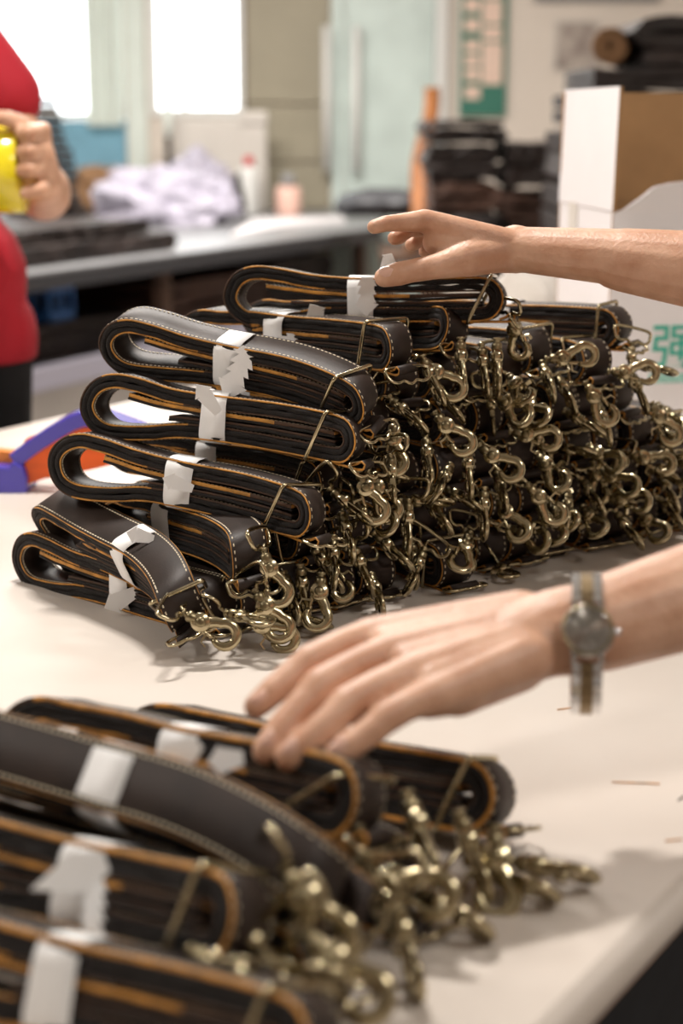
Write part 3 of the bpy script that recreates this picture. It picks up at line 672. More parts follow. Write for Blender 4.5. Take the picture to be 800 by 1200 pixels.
# ---- front face of the main pile: a plane over the line where it meets the table
B0, B1 = G(240, 757), G(790, 627); ud = (B1-B0); ud.z = 0; ULEN = ud.length; ud.normalize(); nf = V((ud.y, -ud.x, 0))
def face(px, py, off=0.0, lean=.15):
    r = ray(px, py); N = V((nf.x, nf.y, lean)); O = V((0, 0, T+CH))
    t = (off - N.dot(O - B0))/N.dot(r); return O + r*t
def behind(px, py, E, L):                  # the point at distance L from E on the sight line, on its far side
    r = ray(px, py); O = V((0, 0, T+CH)); w_ = O - E; A_ = r.dot(r); B_ = 2*w_.dot(r); C_ = w_.dot(w_)-L*L; D = B_*B_-4*A_*C_
    if D < 0: return None
    return O + r*((-B_+math.sqrt(D))/2/A_)
GA = 'banded strap bundles at the loop end of the middle pile'
heroes = [
 # loop px, end px, offset, zmin-of-loop, droop, band, label, roll, hl, tongue
 ('A', 36, 667, 262, 722, -.02, .0, .58, 'bottom left strap bundle lying on the table with its paper tail on the table', 0, .062, -.10, 0, 1),
 ('B', 62, 612, 248, 690, .022, .0, .60, 'strap bundle second from the table, broad stitched grey-brown face up', .45, .060, -.04, 0, 1),
 ('Gp', 135, 590, 328, 645, .030, .0, .42, 'strap bundle whose tilted band shows between the second and third layers', .05, .046, -.03, 0, 1),
 ('C', 72, 543, 388, 598, .03, .010, .475, 'strap bundle third from the table, white table seen through its loop', -.12, .064, -.085, -.003, 1),
 ('J', 140, 522, 410, 560, -.02, .0, .45, 'shaded strap bundle behind, its greyed band just above the third layer band', 0, .048, -.08, 0, 1),
 ('D', 108, 476, 434, 512, .03, .012, .475, 'strap bundle fourth from the table with an upright arrow tail at its band', -.12, .064, -.095, -.003, 1),
 ('K', 175, 448, 462, 486, -.03, .0, .42, 'shaded strap bundle wedged behind the fourth layer with a dull grey band', 0, .046, -.07, 0, 1),
 ('E', 131, 399, 448, 456, .03, .012, .47, 'top left strap bundle with lit brown face and long serrated paper tail', .22, .061, -.095, -.003, 1),
 ('H', 228, 384, 492, 404, .01, .0, .44, 'strap bundle behind the top left one, round white band on its back', 0, .046, -.06, 0, 1),
 ('F', 272, 346, 592, 350, .02, -.012, .49, 'topmost strap bundle under the thumb of the raised hand', -.10, .063, -.10, 0, 1),
 ('F2', 300, 376, 556, 392, -.005, -.006, None, 'strap bundle directly under the topmost one, tan edge curling at its end', -.25, .046, -.05, 0, 1),
 ('M1', 425, 398, 655, 404, -.012, .0, None, 'strap bundle between the raised wrist and the top right bundle, brown face up', .1, .046, -.05, 0, 1),
 ('R2', 520, 428, 700, 424, .0, .0, None, 'strap bundle under the top right one, buckle frame leaning left at its round end', 0, .046, -.05, 0, 1),
 ('R1', 470, 370, 733, 384, .0, .0, .50, 'top right strap bundle in front of the cardboard box', 0, .048, -.05, 0, 1),
 ('Low', 360, 640, 536, 664, .012, .0, None, 'lowest strap bundle at mid pile, its square buckle frame upright on the table', 0, .044, -.05, 0, 1),
]
HB = {}; ends = []
for nm, lx, ly, ex, ey, off, dr, band, lab, rl, hl, tg, td, _ in heroes:
    E = face(ex, ey, off); Lb = None
    for L in (.285, .295, .31, .33, .36):
        Lp = behind(lx, ly, E, L)
        if Lp: break
    if nm in ('A', 'Low'): E.z = T+.0235; Lp.z = T+.0240
    if nm == 'B': Lp.z = max(Lp.z, T+.070)
    if nm == 'R1' or nm == 'R2': Lp.z = E.z - .006
    sh = make_shape(L, seed=ord(nm[0])+len(nm), droop=dr, hl=hl, tongue=tg, tdip=td, endbend=0 if nm in ('A', 'R1', 'R2', 'Low', 'F') else .045)
    e = put_bundle(sh, Lp, E, lab, GA if nm not in ('R1', 'R2', 'Low', 'F2', 'M1') else 'strap bundles in the middle pile', roll=rl, band=band, bandi=len(nm)+ord(nm[0]), ring={'B': .9, 'A': None, 'Gp': None, 'F': .45, 'Low': .1, 'R1': .1, 'R2': -.35, 'J': .5, 'K': None, 'H': .3, 'F2': None, 'M1': .4}.get(nm, .42), ringx=-.026 if nm in 'CDEH' else -.018)
    HB[nm] = e; ends.append((E, e))
# tails of the paper bands (px base, px tip, depth offset in front of the band)
def depth_of(nm):
    for h in heroes:
        if h[0] == nm: break
    m = world(HB[nm]); 
    x = ((h[7] or .5)-.5)*.285; return (m @ V((x, -W/2, .023))).y
for nm, bx, by, tx, ty, wd, n5 in (('E', 292, 408, 263, 470, .024, 4), ('D', 256, 484, 230, 450, .016, 1), ('C', 226, 573, 190, 560, .014, 1), ('B', 180, 632, 148, 624, .014, 1), ('A', 162, 692, 122, 713, .018, 1), ('H', 348, 396, 283, 412, .015, 4), ('F', 430, 325, 429, 371, .020, 3), ('F', 448, 318, 459, 297, .013, 1), ('H', 384, 392, 363, 356, .019, 4)):
    Y = depth_of(nm) - .011
    tail(HB[nm], Q(bx, by, Y+(.03 if ty < 300 else 0)), Q(tx, ty, Y-.004+(.03 if ty < 300 else 0)), wd, n5)
# ---- the body of the pile
tops = [(280, 655), (330, 640), (360, 590), (400, 520), (440, 430), (480, 400), (560, 388), (640, 392), (735, 400), (752, 440), (775, 460), (800, 505), (850, 560), (900, 600), (960, 640)]
def top_at(px):
    for (a, ya), (b2, yb) in zip(tops, tops[1:]):
        if px <= b2: return ya + (yb-ya)*max(0, px-a)/(b2-a)
    return 700
FILL = [make_shape(.27, seed=100+i, hl=.045, tongue=-.09+.01*i, droop=.0) for i in range(5)]
rf = random.Random(11); fills = []
ordn = ['first', 'second', 'third', 'fourth', 'fifth', 'sixth', 'seventh', 'eighth', 'ninth', 'tenth', 'eleventh', 'twelfth', 'thirteenth', 'fourteenth', 'fifteenth', 'sixteenth', 'seventeenth']
s0 = .075; colw = .0495
for c4 in range(15):
    for lvl in range(6):
        s = s0 + colw*c4 + rf.uniform(-.008, .008) + (.018 if lvl % 2 else 0); z = .0235 + .0455*lvl
        P = B0 + ud*s - nf*(.012 + .15*z + rf.uniform(0, .014)) + V((0, 0, z))
        px, py = pix(P)
        if py - 22 < top_at(px) or px > 905: continue
        if any(abs((P-E).dot(ud)) < .036 and abs(P.z-E.z) < .030 and (P-E).length < .09 for E, _ in ends[:]): continue
        yaw = math.radians(-50 + rf.uniform(-9, 9)); d3 = V((math.cos(yaw), math.sin(yaw), 0))
        fills.append((P, d3, c4, lvl))
for i, (P, d3, c4, lvl) in enumerate(fills):
    tz = rf.uniform(-.004, .004)
    lab = 'strap bundle end in the middle pile, %s column from the left, %s layer up' % (ordn[c4], ordn[lvl])
    e = put_bundle(FILL[i % 5], P - d3*.27 + V((0, 0, tz)), P, lab, 'strap bundles in the middle pile', ring=rf.choice([.5, .2, -.3, .1, .8]), ringx=rf.choice([-.018, -.012, -.024]), band=.5 if (i % 3 == 0 and lvl > 2) else None, bandi=i, inner=True)
    ends.append((P, e))
print('bundles in middle pile', len(ends))
# ---- snap hooks seen on the pile: rivet px -> centre of the ring px, f = flat to the lens, e = edge on
HK = [(461,512,461,537,'f'),(470,478,487,494,'e'),(506,432,527,452,'f'),(565,415,568,446,'e'),(582,412,582,440,'e'),(652,420,681,417,'f'),(730,436,753,437,'f'),
(752,428,776,434,'e'),(694,461,708,482,'f'),(615,509,638,514,'f'),(521,497,538,516,'f'),(575,533,594,548,'f'),(629,580,647,598,'f'),(592,599,604,618,'f'),
(771,486,783,506,'f'),(752,536,773,543,'f'),(717,558,733,568,'f'),(727,586,746,588,'f'),(775,552,794,553,'f'),(426,566,437,594,'f'),(436,562,453,592,'f'),(432,604,448,612,'f'),
(398,582,421,602,'e'),(478,594,477,630,'e'),(452,637,470,655,'e'),(490,660,482,680,'e'),(390,648,390,672,'e'),(567,590,567,614,'e'),(486,587,512,588,'e'),(535,580,552,590,'e'),
(612,625,628,632,'f'),(640,610,648,624,'f'),(664,592,663,608,'e'),(690,606,697,617,'f'),(730,612,743,629,'e'),(757,610,769,622,'f'),(782,596,791,606,'e'),
(231,727,258,742,'f'),(314,662,323,690,'f'),(309,708,324,732,'f'),(301,737,328,755,'f'),(352,668,357,708,'e'),(373,650,390,676,'e'),(374,692,371,718,'f'),(352,740,370,743,'e'),
(441,560,460,560,'e'),(462,520,464,545,'e'),(500,528,502,552,'e'),(581,425,582,448,'e'),(605,452,612,462,'f'),(594,474,608,484,'f'),(622,478,630,487,'f'),(676,490,693,500,'e'),
(706,490,711,506,'e'),(746,452,753,468,'e'),(779,486,788,498,'f'),(668,527,684,529,'e'),(702,532,716,541,'f'),(652,600,663,609,'f'),(783,515,794,524,'f'),(500,430,512,458,'e'),
(520,470,531,480,'e'),(540,412,541,440,'e'),(548,540,549,566,'e'),(520,560,512,575,'e'),(586,570,590,585,'e'),(640,545,652,560,'f'),(690,575,700,590,'e'),(405,620,410,640,'e'),(440,690,445,706,'e'),
(420,655,430,680,'e'),(510,600,520,612,'e'),(545,640,540,655,'f'),(780,570,788,585,'e'),(640,440,645,455,'e'),(660,455,668,470,'e'),(338,690,345,712,'e')]
rh = random.Random(3)
for i, (ax, ay, bx, by, ty) in enumerate(HK):
    off = .026 + rh.uniform(-.004, .010) + (.012 if ty == 'f' else 0)
    if i in (37, 38, 39, 40): off += .012
    A3 = face(ax, ay, off); B3 = face(bx, by, off)
    v_ = (B3-A3); tocam = (cam.location-A3).normalized()
    v_ = v_ - tocam*v_.dot(tocam); l0 = v_.length; k = .021
    X = v_.normalized(); dep = math.sqrt(max(0, 1-min(1, (l0/k))**2)); X = (X*max(.3, min(1, l0/k)) + tocam*(dep*.75)).normalized()
    Y = tocam - X*tocam.dot(X); Y.normalize()
    if ty == 'e': Y = (Y*math.cos(1.35) + X.cross(Y)*math.sin(1.35))
    if rh.random() < .25: Y = -Y
    Z = X.cross(Y); m = Matrix.Identity(4); P = B3 - X*.0335
    ext = X*.045 + P; zz_ = min(ext.z, P.z)
    if zz_ < T+.007: P.z += T+.007-zz_
    for r_ in range(3): m[r_][0] = X[r_]; m[r_][1] = Y[r_]; m[r_][2] = Z[r_]; m[r_][3] = P[r_]
    m = m @ Matrix.Scale(1.12, 4)
    E, e = min(ends, key=lambda q: (q[0]-P).length); add_hook(e, m, rh.random() < .18)
# ---- deeper hooks in the clutter, hanging from each bundle's tab
for i, (E, e) in enumerate(ends):
    X = world(e).to_3x3() @ V((1, 0, 0))
    for k in range(1 if i % 4 == 1 else 0):
        a_ = rh.uniform(-.7, .7); D = (X*.35 + V((rh.uniform(-.5, .5), rh.uniform(-.3, .3), -1))).normalized()
        P = E + X*.019 + V((0, 0, -.018)) + ud*rh.uniform(-.018, .018)
        if P.z + D.z*.045 < T+.007:
            D = (X*1.0 + ud*rh.uniform(-.6, .6)).normalized(); P.z = max(P.z, T+.009)
        m = frame_from(D, (X + ud*a_*2).normalized(), P) ; add_hook(e, m)
# ================================================================== NEAR PILE
GF = 'strap bundles in the near pile'
near = [
 # loop(px,py,Y) end(px,py,Y) roll band label droop ring
 ('P3', (165, 858, 1.10), (590, 908, .97), -.35, .62, 'farthest strap bundle of the near pile, black end standing out past the fingers', .0, .35),
 ('P2', (95, 872, .99), (452, 940, .885), -.35, .50, 'strap bundle in the near pile under the fingertips of the near hand', .0, 1.0),
 ('P1', (-80, 862, .955), (410, 1000, .800), .85, .50, 'near strap bundle with its broad double-stitched face and wide white band showing', .0, None),
 ('P8', (150, 1000, 1.0), (500, 1010, .88), .0, None, 'strap bundle low on the table under the one the near hand touches', .0, .4),
 ('P4', (-125, 985, .90), (320, 1085, .765), -.45, .58, 'near strap bundle in the middle left with a curled band and hanging serrated tail', .0, .3),
 ('P9', (-60, 1040, .93), (400, 1080, .80), .0, None, 'near strap bundle low on the table right of the curled band', .0, .5),
 ('P5', (-150, 1100, .80), (400, 1225, .69), -.40, .46, 'nearest strap bundle along the lower frame edge with a white band at its middle', .0, .3),
]
NB = {}; nends = []
zfix = {'P8': .0235, 'P9': .0235, 'P3': .026}
for i, (nm, l, e_, rl, band, lab, dr, ring) in enumerate(near):
    E = Q(*e_); Lp = Q(*l)
    if nm in zfix: E.z = T+zfix[nm]+(.008 if nm == 'P3' else 0); Lp.z = T+zfix[nm]
    L = min(.33, max(.27, (E-Lp).length)); Lp = E + (Lp-E).normalized()*L
    print(nm, 'L', round(L, 3), 'end z', round(E.z-T, 3), 'loop z', round(Lp.z-T, 3), [round(x, 3) for x in E])
    sh = make_shape(L, seed=300+i, droop=dr, hl=.052, tongue=-.08, lt=.0032, endbend=.03 if i else 0)
    e = put_bundle(sh, Lp, E, lab, GF, roll=rl, band=band, bandi=i, ring=ring, ringx=-.02)
    NB[nm] = e; nends.append((E, e))
# tails
m4 = world(NB['P4']); m5 = world(NB['P5'])
tail(NB['P4'], Q(112, 1030, .80), Q(102, 1160, .765), .014, 7, .1)
tail(NB['P4'], Q(125, 1010, .79), Q(35, 1043, .775), .020, 1, .7)
tail(NB['P1'], Q(190, 882, .86), Q(238, 876, .85), .014, 1, .3)
tail(NB['P2'], Q(285, 888, .88), Q(243, 893, .875), .015, 1, .4)
tail(NB['P5'], Q(100, 1142, .735), Q(140, 1128, .73), .018, 1, .5)
HN = [(355,1050,380,1088,'f',.775),(455,1030,496,1046,'f',.845),(522,1065,544,1092,'e',.86),(580,1015,580,1056,'f',.90),(600,1070,620,1094,'e',.90),(628,1035,664,1045,'e',.92),
(300,1112,318,1140,'e',.75),(340,1140,372,1142,'e',.74),(388,1125,418,1158,'f',.735),(265,1138,285,1150,'e',.73),(430,1010,440,1045,'e',.85),(548,985,560,1020,'e',.91),(470,1090,480,1130,'e',.80),(490,970,500,1000,'e',.87)]
for i, (ax, ay, bx, by, ty, Y) in enumerate(HN):
    A3, B3 = Q(ax, ay, Y), Q(bx, by, Y-.008); B3.z = max(B3.z, T+.012); A3.z = max(A3.z, T+.012)
    tocam = (cam.location-A3).normalized(); X = (B3-A3).normalized(); Y3 = (tocam - X*tocam.dot(X)).normalized()
    if ty == 'e': Y3 = (Y3*math.cos(1.3) + X.cross(Y3)*math.sin(1.3))
    Z = X.cross(Y3); P = B3 - X*.0335; m = Matrix.Identity(4)
    for r_ in range(3): m[r_][0] = X[r_]; m[r_][1] = Y3[r_]; m[r_][2] = Z[r_]; m[r_][3] = P[r_]
    E, e = min(nends, key=lambda q: (q[0]-P).length); add_hook(e, m @ Matrix.Scale(1.18, 4), i % 4 == 0)
def bar(nm, p, q_, r=.0019):
    b = MB(); b.tube([p, q_], r, 8); b.build('frame_bar', M['brass'], NB[nm])
# ================================================================== CARDBOARD BOX
bx = empty('cardboard_box', (0.38, 2.3, T), 'open white cardboard box with green lettering standing on the table behind the pile', 'box')
Yf = 2.32; FL = Q(718, 250, Yf); FL.z = T; zc = Q(718, 250, Yf).z - T
BL = Q(655, 238, Yf+.30); BL.z = T; sd = (BL-FL); fr = V((sd.y, -sd.x, 0)).normalized(); Wd = .40; tk = .005; inn = sd.normalized()
def panel(name, o, ex, ez, nrm, parent=bx, outer='cardwhite'):
    b = MB(); b.add([o, o+ex, o+ex+ez, o+ez], [(0, 1, 2, 3)], 0, False)
    i_ = nrm*tk; b.add([o-i_, o+ex-i_, o+ex+ez-i_, o+ez-i_], [(3, 2, 1, 0)], 1, False)
    c5 = [o, o+ex, o+ex+ez, o+ez]
    b.add(c5+[p-i_ for p in c5], [(0, 4, 5, 1), (1, 5, 6, 2), (2, 6, 7, 3), (3, 7, 4, 0)], 1, False)
    return b.build(name, [M[outer], M['card']], parent)
up_ = V((0, 0, zc)); z0 = V((0, 0, .001))
panel('front_panel', FL+z0, fr*Wd, up_, -inn)
panel('side_panel', FL+z0+inn*tk, sd-inn*tk*2, up_, -fr)
panel('side_panel', FL+z0+fr*Wd+inn*tk, sd-inn*tk*2, up_, fr)
panel('back_panel', FL+z0+sd, fr*Wd, up_, inn)
panel('bottom_panel', FL+z0+inn*tk+fr*tk, fr*(Wd-2*tk), sd-inn*2*tk, V((0, 0, -1)))
fh = Q(718, 108, Yf).z - T - zc
panel('side_flap', FL+V((0, 0, zc+.002))-fr*.001, sd, V((0, 0, fh+.006))+fr*.004, -fr)
bh = Q(722, 110, Yf+.3).z - T - zc
panel('back_flap', FL+sd+V((0, 0, zc+.002)), fr*Wd, V((0, 0, bh)), inn)
# front flap, torn along its top, leaning outward
out = [(0, 0), (.012, .004), (.034, .020), (.052, .036), (.075, .042), (.12, .046), (.2, .050), (.39, .050), (.40, 0)]
b = MB(); o = FL+V((0, 0, zc+.001)); tilt = -inn*.25
poly = [o + fr*(u+.003) + (V((0, 0, 1))+tilt).normalized()*v_ for u, v_ in out]; b.prism(poly, inn*tk); fl = b.build('front_flap', [M['cardwhite']], bx)
# tape strip on the side crease
b = MB(); p = FL + sd*.62 + V((0, 0, zc)) - fr*.0008; b.obox(p + V((0, 0, -.055)), sd.normalized()*.05, -fr*.0006, V((0, 0, .06))); b.build('tape_strip', M['offwhite'], bx)
def text_on(txt, o, ex, size, m, parent, name='lettering', depth=.0004):
    cu = bpy.data.curves.new('tmp', 'FONT'); cu.body = txt; cu.size = size; cu.extrude = depth; cu.offset = size*.012
    ob = bpy.data.objects.new('tmp', cu); COL.objects.link(ob)
    ex = V(ex).normalized(); up3 = V((0, 0, 1)); nn_ = ex.cross(up3)
    mt = Matrix.Identity(4)
    for r_ in range(3): mt[r_][0] = ex[r_]; mt[r_][1] = up3[r_]; mt[r_][2] = nn_[r_]; mt[r_][3] = o[r_]
    dg = bpy.context.evaluated_depsgraph_get(); me = bpy.data.meshes.new_from_object(ob.evaluated_get(dg)); bpy.data.objects.remove(ob)
    me.materials.clear(); me.materials.append(m); me.transform(mt); me.name = name
    return link(name, me, parent)
def fpt(px, py):                          # point on the box front
    r = ray(px, py); O = V((0, 0, T+CH)); t = (FL - O).dot(inn)/r.dot(inn); return O + r*t - inn*.0006
p0 = fpt(762, 428); sz = (fpt(762, 375)-fpt(762, 428)).length
for k, ch_ in enumerate('\u5f3a\u529b'): text_on(ch_, fpt(761+34*k, 426), fr, sz*1.05, M['green'], bx)
b = MB(); pa, pb_ = fpt(760, 449), fpt(760, 438); b.obox(pa, fr*.14, -inn*.0004, pb_-pa); b.build('printed_line', M['green_pale'], bx)
b = MB(); so = FL + sd*.93 + V((0, 0, 0)) - fr*.001
for z_ in (Q(658, 372, Yf+.28).z, Q(658, 360, Yf+.28).z): b.obox(V((so.x, so.y, z_-.004)), -sd.normalized()*.012, -fr*.0004, V((0, 0, .008)))
b.obox(V((so.x, so.y, Q(658, 375, Yf+.28).z)), -sd.normalized()*.004, -fr*.0004, V((0, 0, .022))); b.build('printed_mark', M['green'], bx)
crumple('cloth_bag', G(615, 385, .13)*V((1, 1, 0))+V((.02, .10, T+.0)), .075, .07, .150, M['offwhite'], 'cream crumpled cloth bag standing on the table between the pile and the cardboard box', 'bag', .12, 9)
# ================================================================== TAPE DISPENSER
td = empty('tape_dispenser', G(40, 575), 'blue and orange plastic tape dispenser lying on the table left of the pile', 'tape dispenser')
Yd = 2.0; dv = V((0.004, .045, 0))
def chan(pts, th, name, m, d3=dv, Y=Yd):
    pts = cr([Q(a, b2, Y) for a, b2 in pts], .01); top_ = []; bot = []
    for i, p in enumerate(pts):
        a = pts[max(0, i-1)]; c2 = pts[min(len(pts)-1, i+1)]; t = (c2-a).normalized(); nr = V((-t.z, 0, t.x)); top_.append(p+nr*th/2); bot.append(p-nr*th/2)
    b = MB()
    vs = []; 
    for p, q_ in zip(top_, bot): vs += [p, p+d3, q_+d3, q_]
    n = len(pts); fs = [(i*4+k, i*4+4+k, i*4+4+(k+1) % 4, i*4+(k+1) % 4) for i in range(n-1) for k in range(4)] + [(0, 1, 2, 3), (4*n-1, 4*n-2, 4*n-3, 4*n-4)]
    b.add(vs, fs, 0, False); return bevel(b.build(name, m, td), .003, 3)
chan([(15, 541), (45, 519), (82, 497), (104, 491), (125, 497), (165, 512)], .020, 'arched_handle', M['blueplastic'])
b = MB(); b.prism([Q(x, y, Yd-.004) for x, y in ((-14, 546), (10, 548), (14, 541), (27, 547), (31, 560), (31, 580), (-6, 583), (-14, 575))], (0.004, .055, 0)); bevel(b.build('blade_guard', M['blueplastic'], td), .003, 3)
b = MB()
pl = [(27, 520), (60, 507), (95, 500), (130, 505), (130, 545), (95, 553), (75, 557), (52, 561), (31, 568)]
for k in range(5): b.prism([Q(x, y, Yd+.006) + V((0, .0075*k, .002 if k % 2 else 0)) for x, y in pl], (0, .006, 0))
b.build('side_plates', M['orangeplastic'], td)
b = MB(); b.prism([Q(x, y, Yd+.02) for x, y in ((-10, 528), (14, 530), (20, 538), (12, 545), (-10, 545))], (0, .02, 0)); b.build('front_lug', mat('light_orange_plastic', (.9, .28, .04), .4), td)
# ================================================================== PERSON WITH THE TWO HANDS
def limb(b, chain, **kw):
    for (p, r), (q_, s2) in zip(chain, chain[1:]): b.capsule(p, r, q_, s2, **kw)
worker = empty('person', (.70, 1.14, 0), 'person beyond the right frame edge, two bare arms reaching over the strap piles', 'person')
# --- far (right) hand and forearm
b = MB(); up3 = V((0, .0, 1))
wr = Q(604, 292, 1.60); el = V((.45, 1.50, T+.315)); sh_f = V((.80, 1.40, T+.63))
m1, m2 = wr.lerp(el, .35), wr.lerp(el, .72)
b.capsule(wr, .0255, m1 + V((0, 0, .002)), .032, flat=.86, fdir=(0, 0, 1)); b.capsule(m1, .033, m2+V((0, 0, -.004)), .044, flat=.92, fdir=(0, 0, 1)); b.capsule(m2, .044, el, .046)
b.capsule(el, .046, el.lerp(sh_f, .5), .050); b.capsule(el.lerp(sh_f, .5), .050, sh_f, .058)
kn = [Q(497, 259, 1.585), Q(503, 263, 1.61), Q(510, 268, 1.632), Q(520, 275, 1.65)]
for k, K in enumerate(kn): b.capsule(wr + V((0, -.010+.008*k, .004-.002*k)), .0150, K, .0118-.0007*k)
b.capsule(wr.lerp(m1, .3), .0265, Q(572, 287, 1.60), .0205, flat=.86, fdir=(0, 0, 1)); b.capsule(wr, .024, Q(556, 300, 1.58), .0165)
b.capsule(Q(585, 288, 1.60), .019, Q(530, 279, 1.60), .019, flat=.8, fdir=(0, 0, 1))
limb(b, [(kn[0], .0112), (Q(468, 261, 1.568), .0088), (Q(452, 262, 1.56), .0080), (Q(438, 266, 1.556), .0070)])
limb(b, [(kn[1], .0112), (Q(478, 268, 1.60), .0088), (Q(468, 277, 1.595), .0078), (Q(462, 279, 1.59), .0072)])
limb(b, [(kn[2], .0108), (Q(492, 276, 1.625), .0085), (Q(486, 285, 1.615), .0076), (Q(482, 287, 1.612), .0070)])
limb(b, [(kn[3], .0100), (Q(506, 284, 1.645), .0078), (Q(500, 292, 1.635), .0066), (Q(497, 295, 1.63), .0062)])
limb(b, [(Q(588, 297, 1.59), .0185), (Q(548, 303, 1.575), .0180), (Q(512, 312, 1.562), .0125), (Q(480, 318, 1.555), .0112), (Q(466, 321, 1.553), .0118), (Q(450, 325, 1.551), .0098)])
b.capsule(Q(548, 300, 1.58), .018, Q(510, 284, 1.585), .013)          # web of the thumb
b.capsule(Q(560, 285, 1.583), .012, Q(505, 262, 1.585), .0095)
# tendons
b.capsule(Q(592, 283, 1.588), .0045, Q(520, 302, 1.565), .0040); b.capsule(Q(590, 276, 1.594), .004, Q(505, 256, 1.588), .004)
# --- near (left) hand and forearm
wn = Q(648, 742, 1.00); wk = Q(700, 733, 1.005); eln = V((.40, 1.09, T+.185)); sh_n = V((.62, 1.02, T+.63))
b.capsule(Q(610, 755, .99), .0275, wn, .0295, flat=.84, fdir=(0, -.55, .83)); b.capsule(wn, .0300, wk, .0315, flat=.9, fdir=(0, -.5, .83)); b.capsule(wk, .0315, wk.lerp(eln, .55), .040, flat=.95, fdir=(0, -.5, .83)); b.capsule(wk.lerp(eln, .55), .040, eln, .046)
b.capsule(eln, .046, eln.lerp(sh_n, .5), .050); b.capsule(eln.lerp(sh_n, .5), .050, sh_n, .058)
K = [Q(432, 748, 1.00), Q(452, 768, .972), Q(478, 792, .947), Q(507, 815, .93)]
wrb = [Q(610, 722, 1.015), Q(612, 738, 1.00), Q(614, 754, .985), Q(616, 770, .972)]
for k in range(4): b.capsule(wrb[k], .0175, K[k], (.0135, .0135, .0130, .0120)[k])
for k in range(3): b.capsule(wrb[k].lerp(wrb[k+1], .5), .0175, K[k].lerp(K[k+1], .5) + (wrb[k]-K[k]).normalized()*.006, .0125)
b.capsule(Q(640, 742, 1.00), .028, Q(580, 762, .985), .0225, flat=.85, fdir=(0, -.5, .83))
b.capsule(Q(590, 760, .99), .020, Q(500, 780, .965), .017, flat=.7, fdir=(0, -.5, .83))
b.capsule(Q(610, 780, .98), .017, Q(535, 812, .95), .0155)                  # heel of the hand
limb(b, [(K[0], .0128), (Q(398, 757, .985), .0104), (Q(363, 775, .968), .0108), (Q(348, 786, .962), .0096), (Q(318, 812, .948), .0092), (Q(300, 828, .942), .0082)])
limb(b, [(K[1], .0132), (Q(410, 784, .955), .0110), (Q(374, 804, .940), .0114), (Q(360, 820, .932), .0102), (Q(328, 856, .914), .0097), (Q(311, 880, .905), .0086)])
limb(b, [(K[2], .0128), (Q(440, 806, .933), .0108), (Q(405, 826, .920), .0112), (Q(390, 842, .912), .0100), (Q(356, 872, .899), .0095), (Q(338, 888, .893), .0085)])
limb(b, [(K[3], .0118), (Q(478, 826, .919), .0100), (Q(450, 842, .909), .0103), (Q(438, 854, .903), .0092), (Q(410, 874, .895), .0088), (Q(394, 886, .890), .0080)])
limb(b, [(Q(600, 735, 1.02), .017), (Q(540, 760, 1.025), .0165), (Q(480, 800, 1.00), .0125), (Q(440, 830, .975), .0105), (Q(425, 842, .962), .0090)])   # thumb, tucked behind
for k in range(4): b.capsule(Q(600+3*k, 726+12*k, 1.0-.012*k) + V((0, -.002, .002)), .0060, K[k] + V((0, -.003, .0078)), .0036)
b.capsule(Q(545, 808, .95), .0155, Q(500, 820, .935), .0122)
# torso, neck and head of the same body, beyond the frame
ce = (sh_f+sh_n)/2; ce.z = T+.62; ax2 = (sh_f-sh_n); ax2.z = 0; ax2.normalize()
body_ax = ax2
b2 = MB()
b2.capsule(ce - ax2*.10 + V((.03, 0, -.02)), .085, ce + ax2*.10 + V((.03, 0, -.02)), .085); b2.capsule(ce - ax2*.05+V((.04, 0, -.12)), .12, ce + ax2*.05+V((.05, 0, -.12)), .12); b2.capsule(ce + V((.05, 0, -.15)), .14, ce + V((.07, 0, -.42)), .13)
b2.capsule(ce + V((.07, 0, -.42)), .14, ce + V((.07, 0, -.52)), .15)
b2.capsule(sh_n, .072, sh_n.lerp(eln, .45), .066); b2.capsule(sh_f, .072, sh_f.lerp(el, .45), .066); b2.capsule(sh_n, .072, sh_f, .072)
remeshed('t_shirt', b2, M['blackcloth'], .007, 6, worker)
b2 = MB(); hp = ce + V((.07, 0, -.54))
for sg in (-1, 1):
    h2 = hp + ax2*sg*.09; b2.capsule(h2, .105, V((h2.x, h2.y, .48)), .07); b2.capsule(V((h2.x, h2.y, .48)), .07, V((h2.x+.02, h2.y, .09)), .052)
b2.capsule(hp-ax2*.07, .12, hp+ax2*.07, .12); remeshed('trousers', b2, M['blackcloth'], .009, 6, worker)
for sg in (-1, 1):
    h2 = hp + ax2*sg*.09; b2 = MB(); b2.capsule(V((h2.x+.04, h2.y, .045)), .042, V((h2.x-.15, h2.y, .038)), .036); remeshed('shoe', b2, M['grey'], .007, 5, worker)
def head(b, c, fw, r=.078):                # fw: facing direction
    fw = V(fw).normalized(); sd_ = V((0, 0, 1)).cross(fw).normalized(); u3 = V((0, 0, 1))
    b.capsule(c + u3*.035 - fw*.015, r*1.02, c + u3*.02 + fw*.012, r*.95); b.capsule(c + u3*.0 + fw*.02, r*.80, c - u3*.06 + fw*.035, r*.50)
    b.capsule(c + fw*(r+.012) + u3*.012, .008, c + fw*(r+.028) - u3*.018, .012)          # nose
    for s2 in (-1, 1):
        b.capsule(c + sd_*s2*(r*.98) + u3*.015 - fw*.005, .010, c + sd_*s2*(r*.95) - u3*.022, .008, flat=.6, fdir=sd_)
        b.capsule(c + fw*(r*.86) + sd_*s2*.018 + u3*.036, .010, c + fw*(r*.80) + sd_*s2*.042 + u3*.034, .009)   # brow
    b.capsule(c + fw*(r+.002) + sd_*.018 - u3*.046, .006, c + fw*(r+.002) - sd_*.018 - u3*.046, .006)       # lips
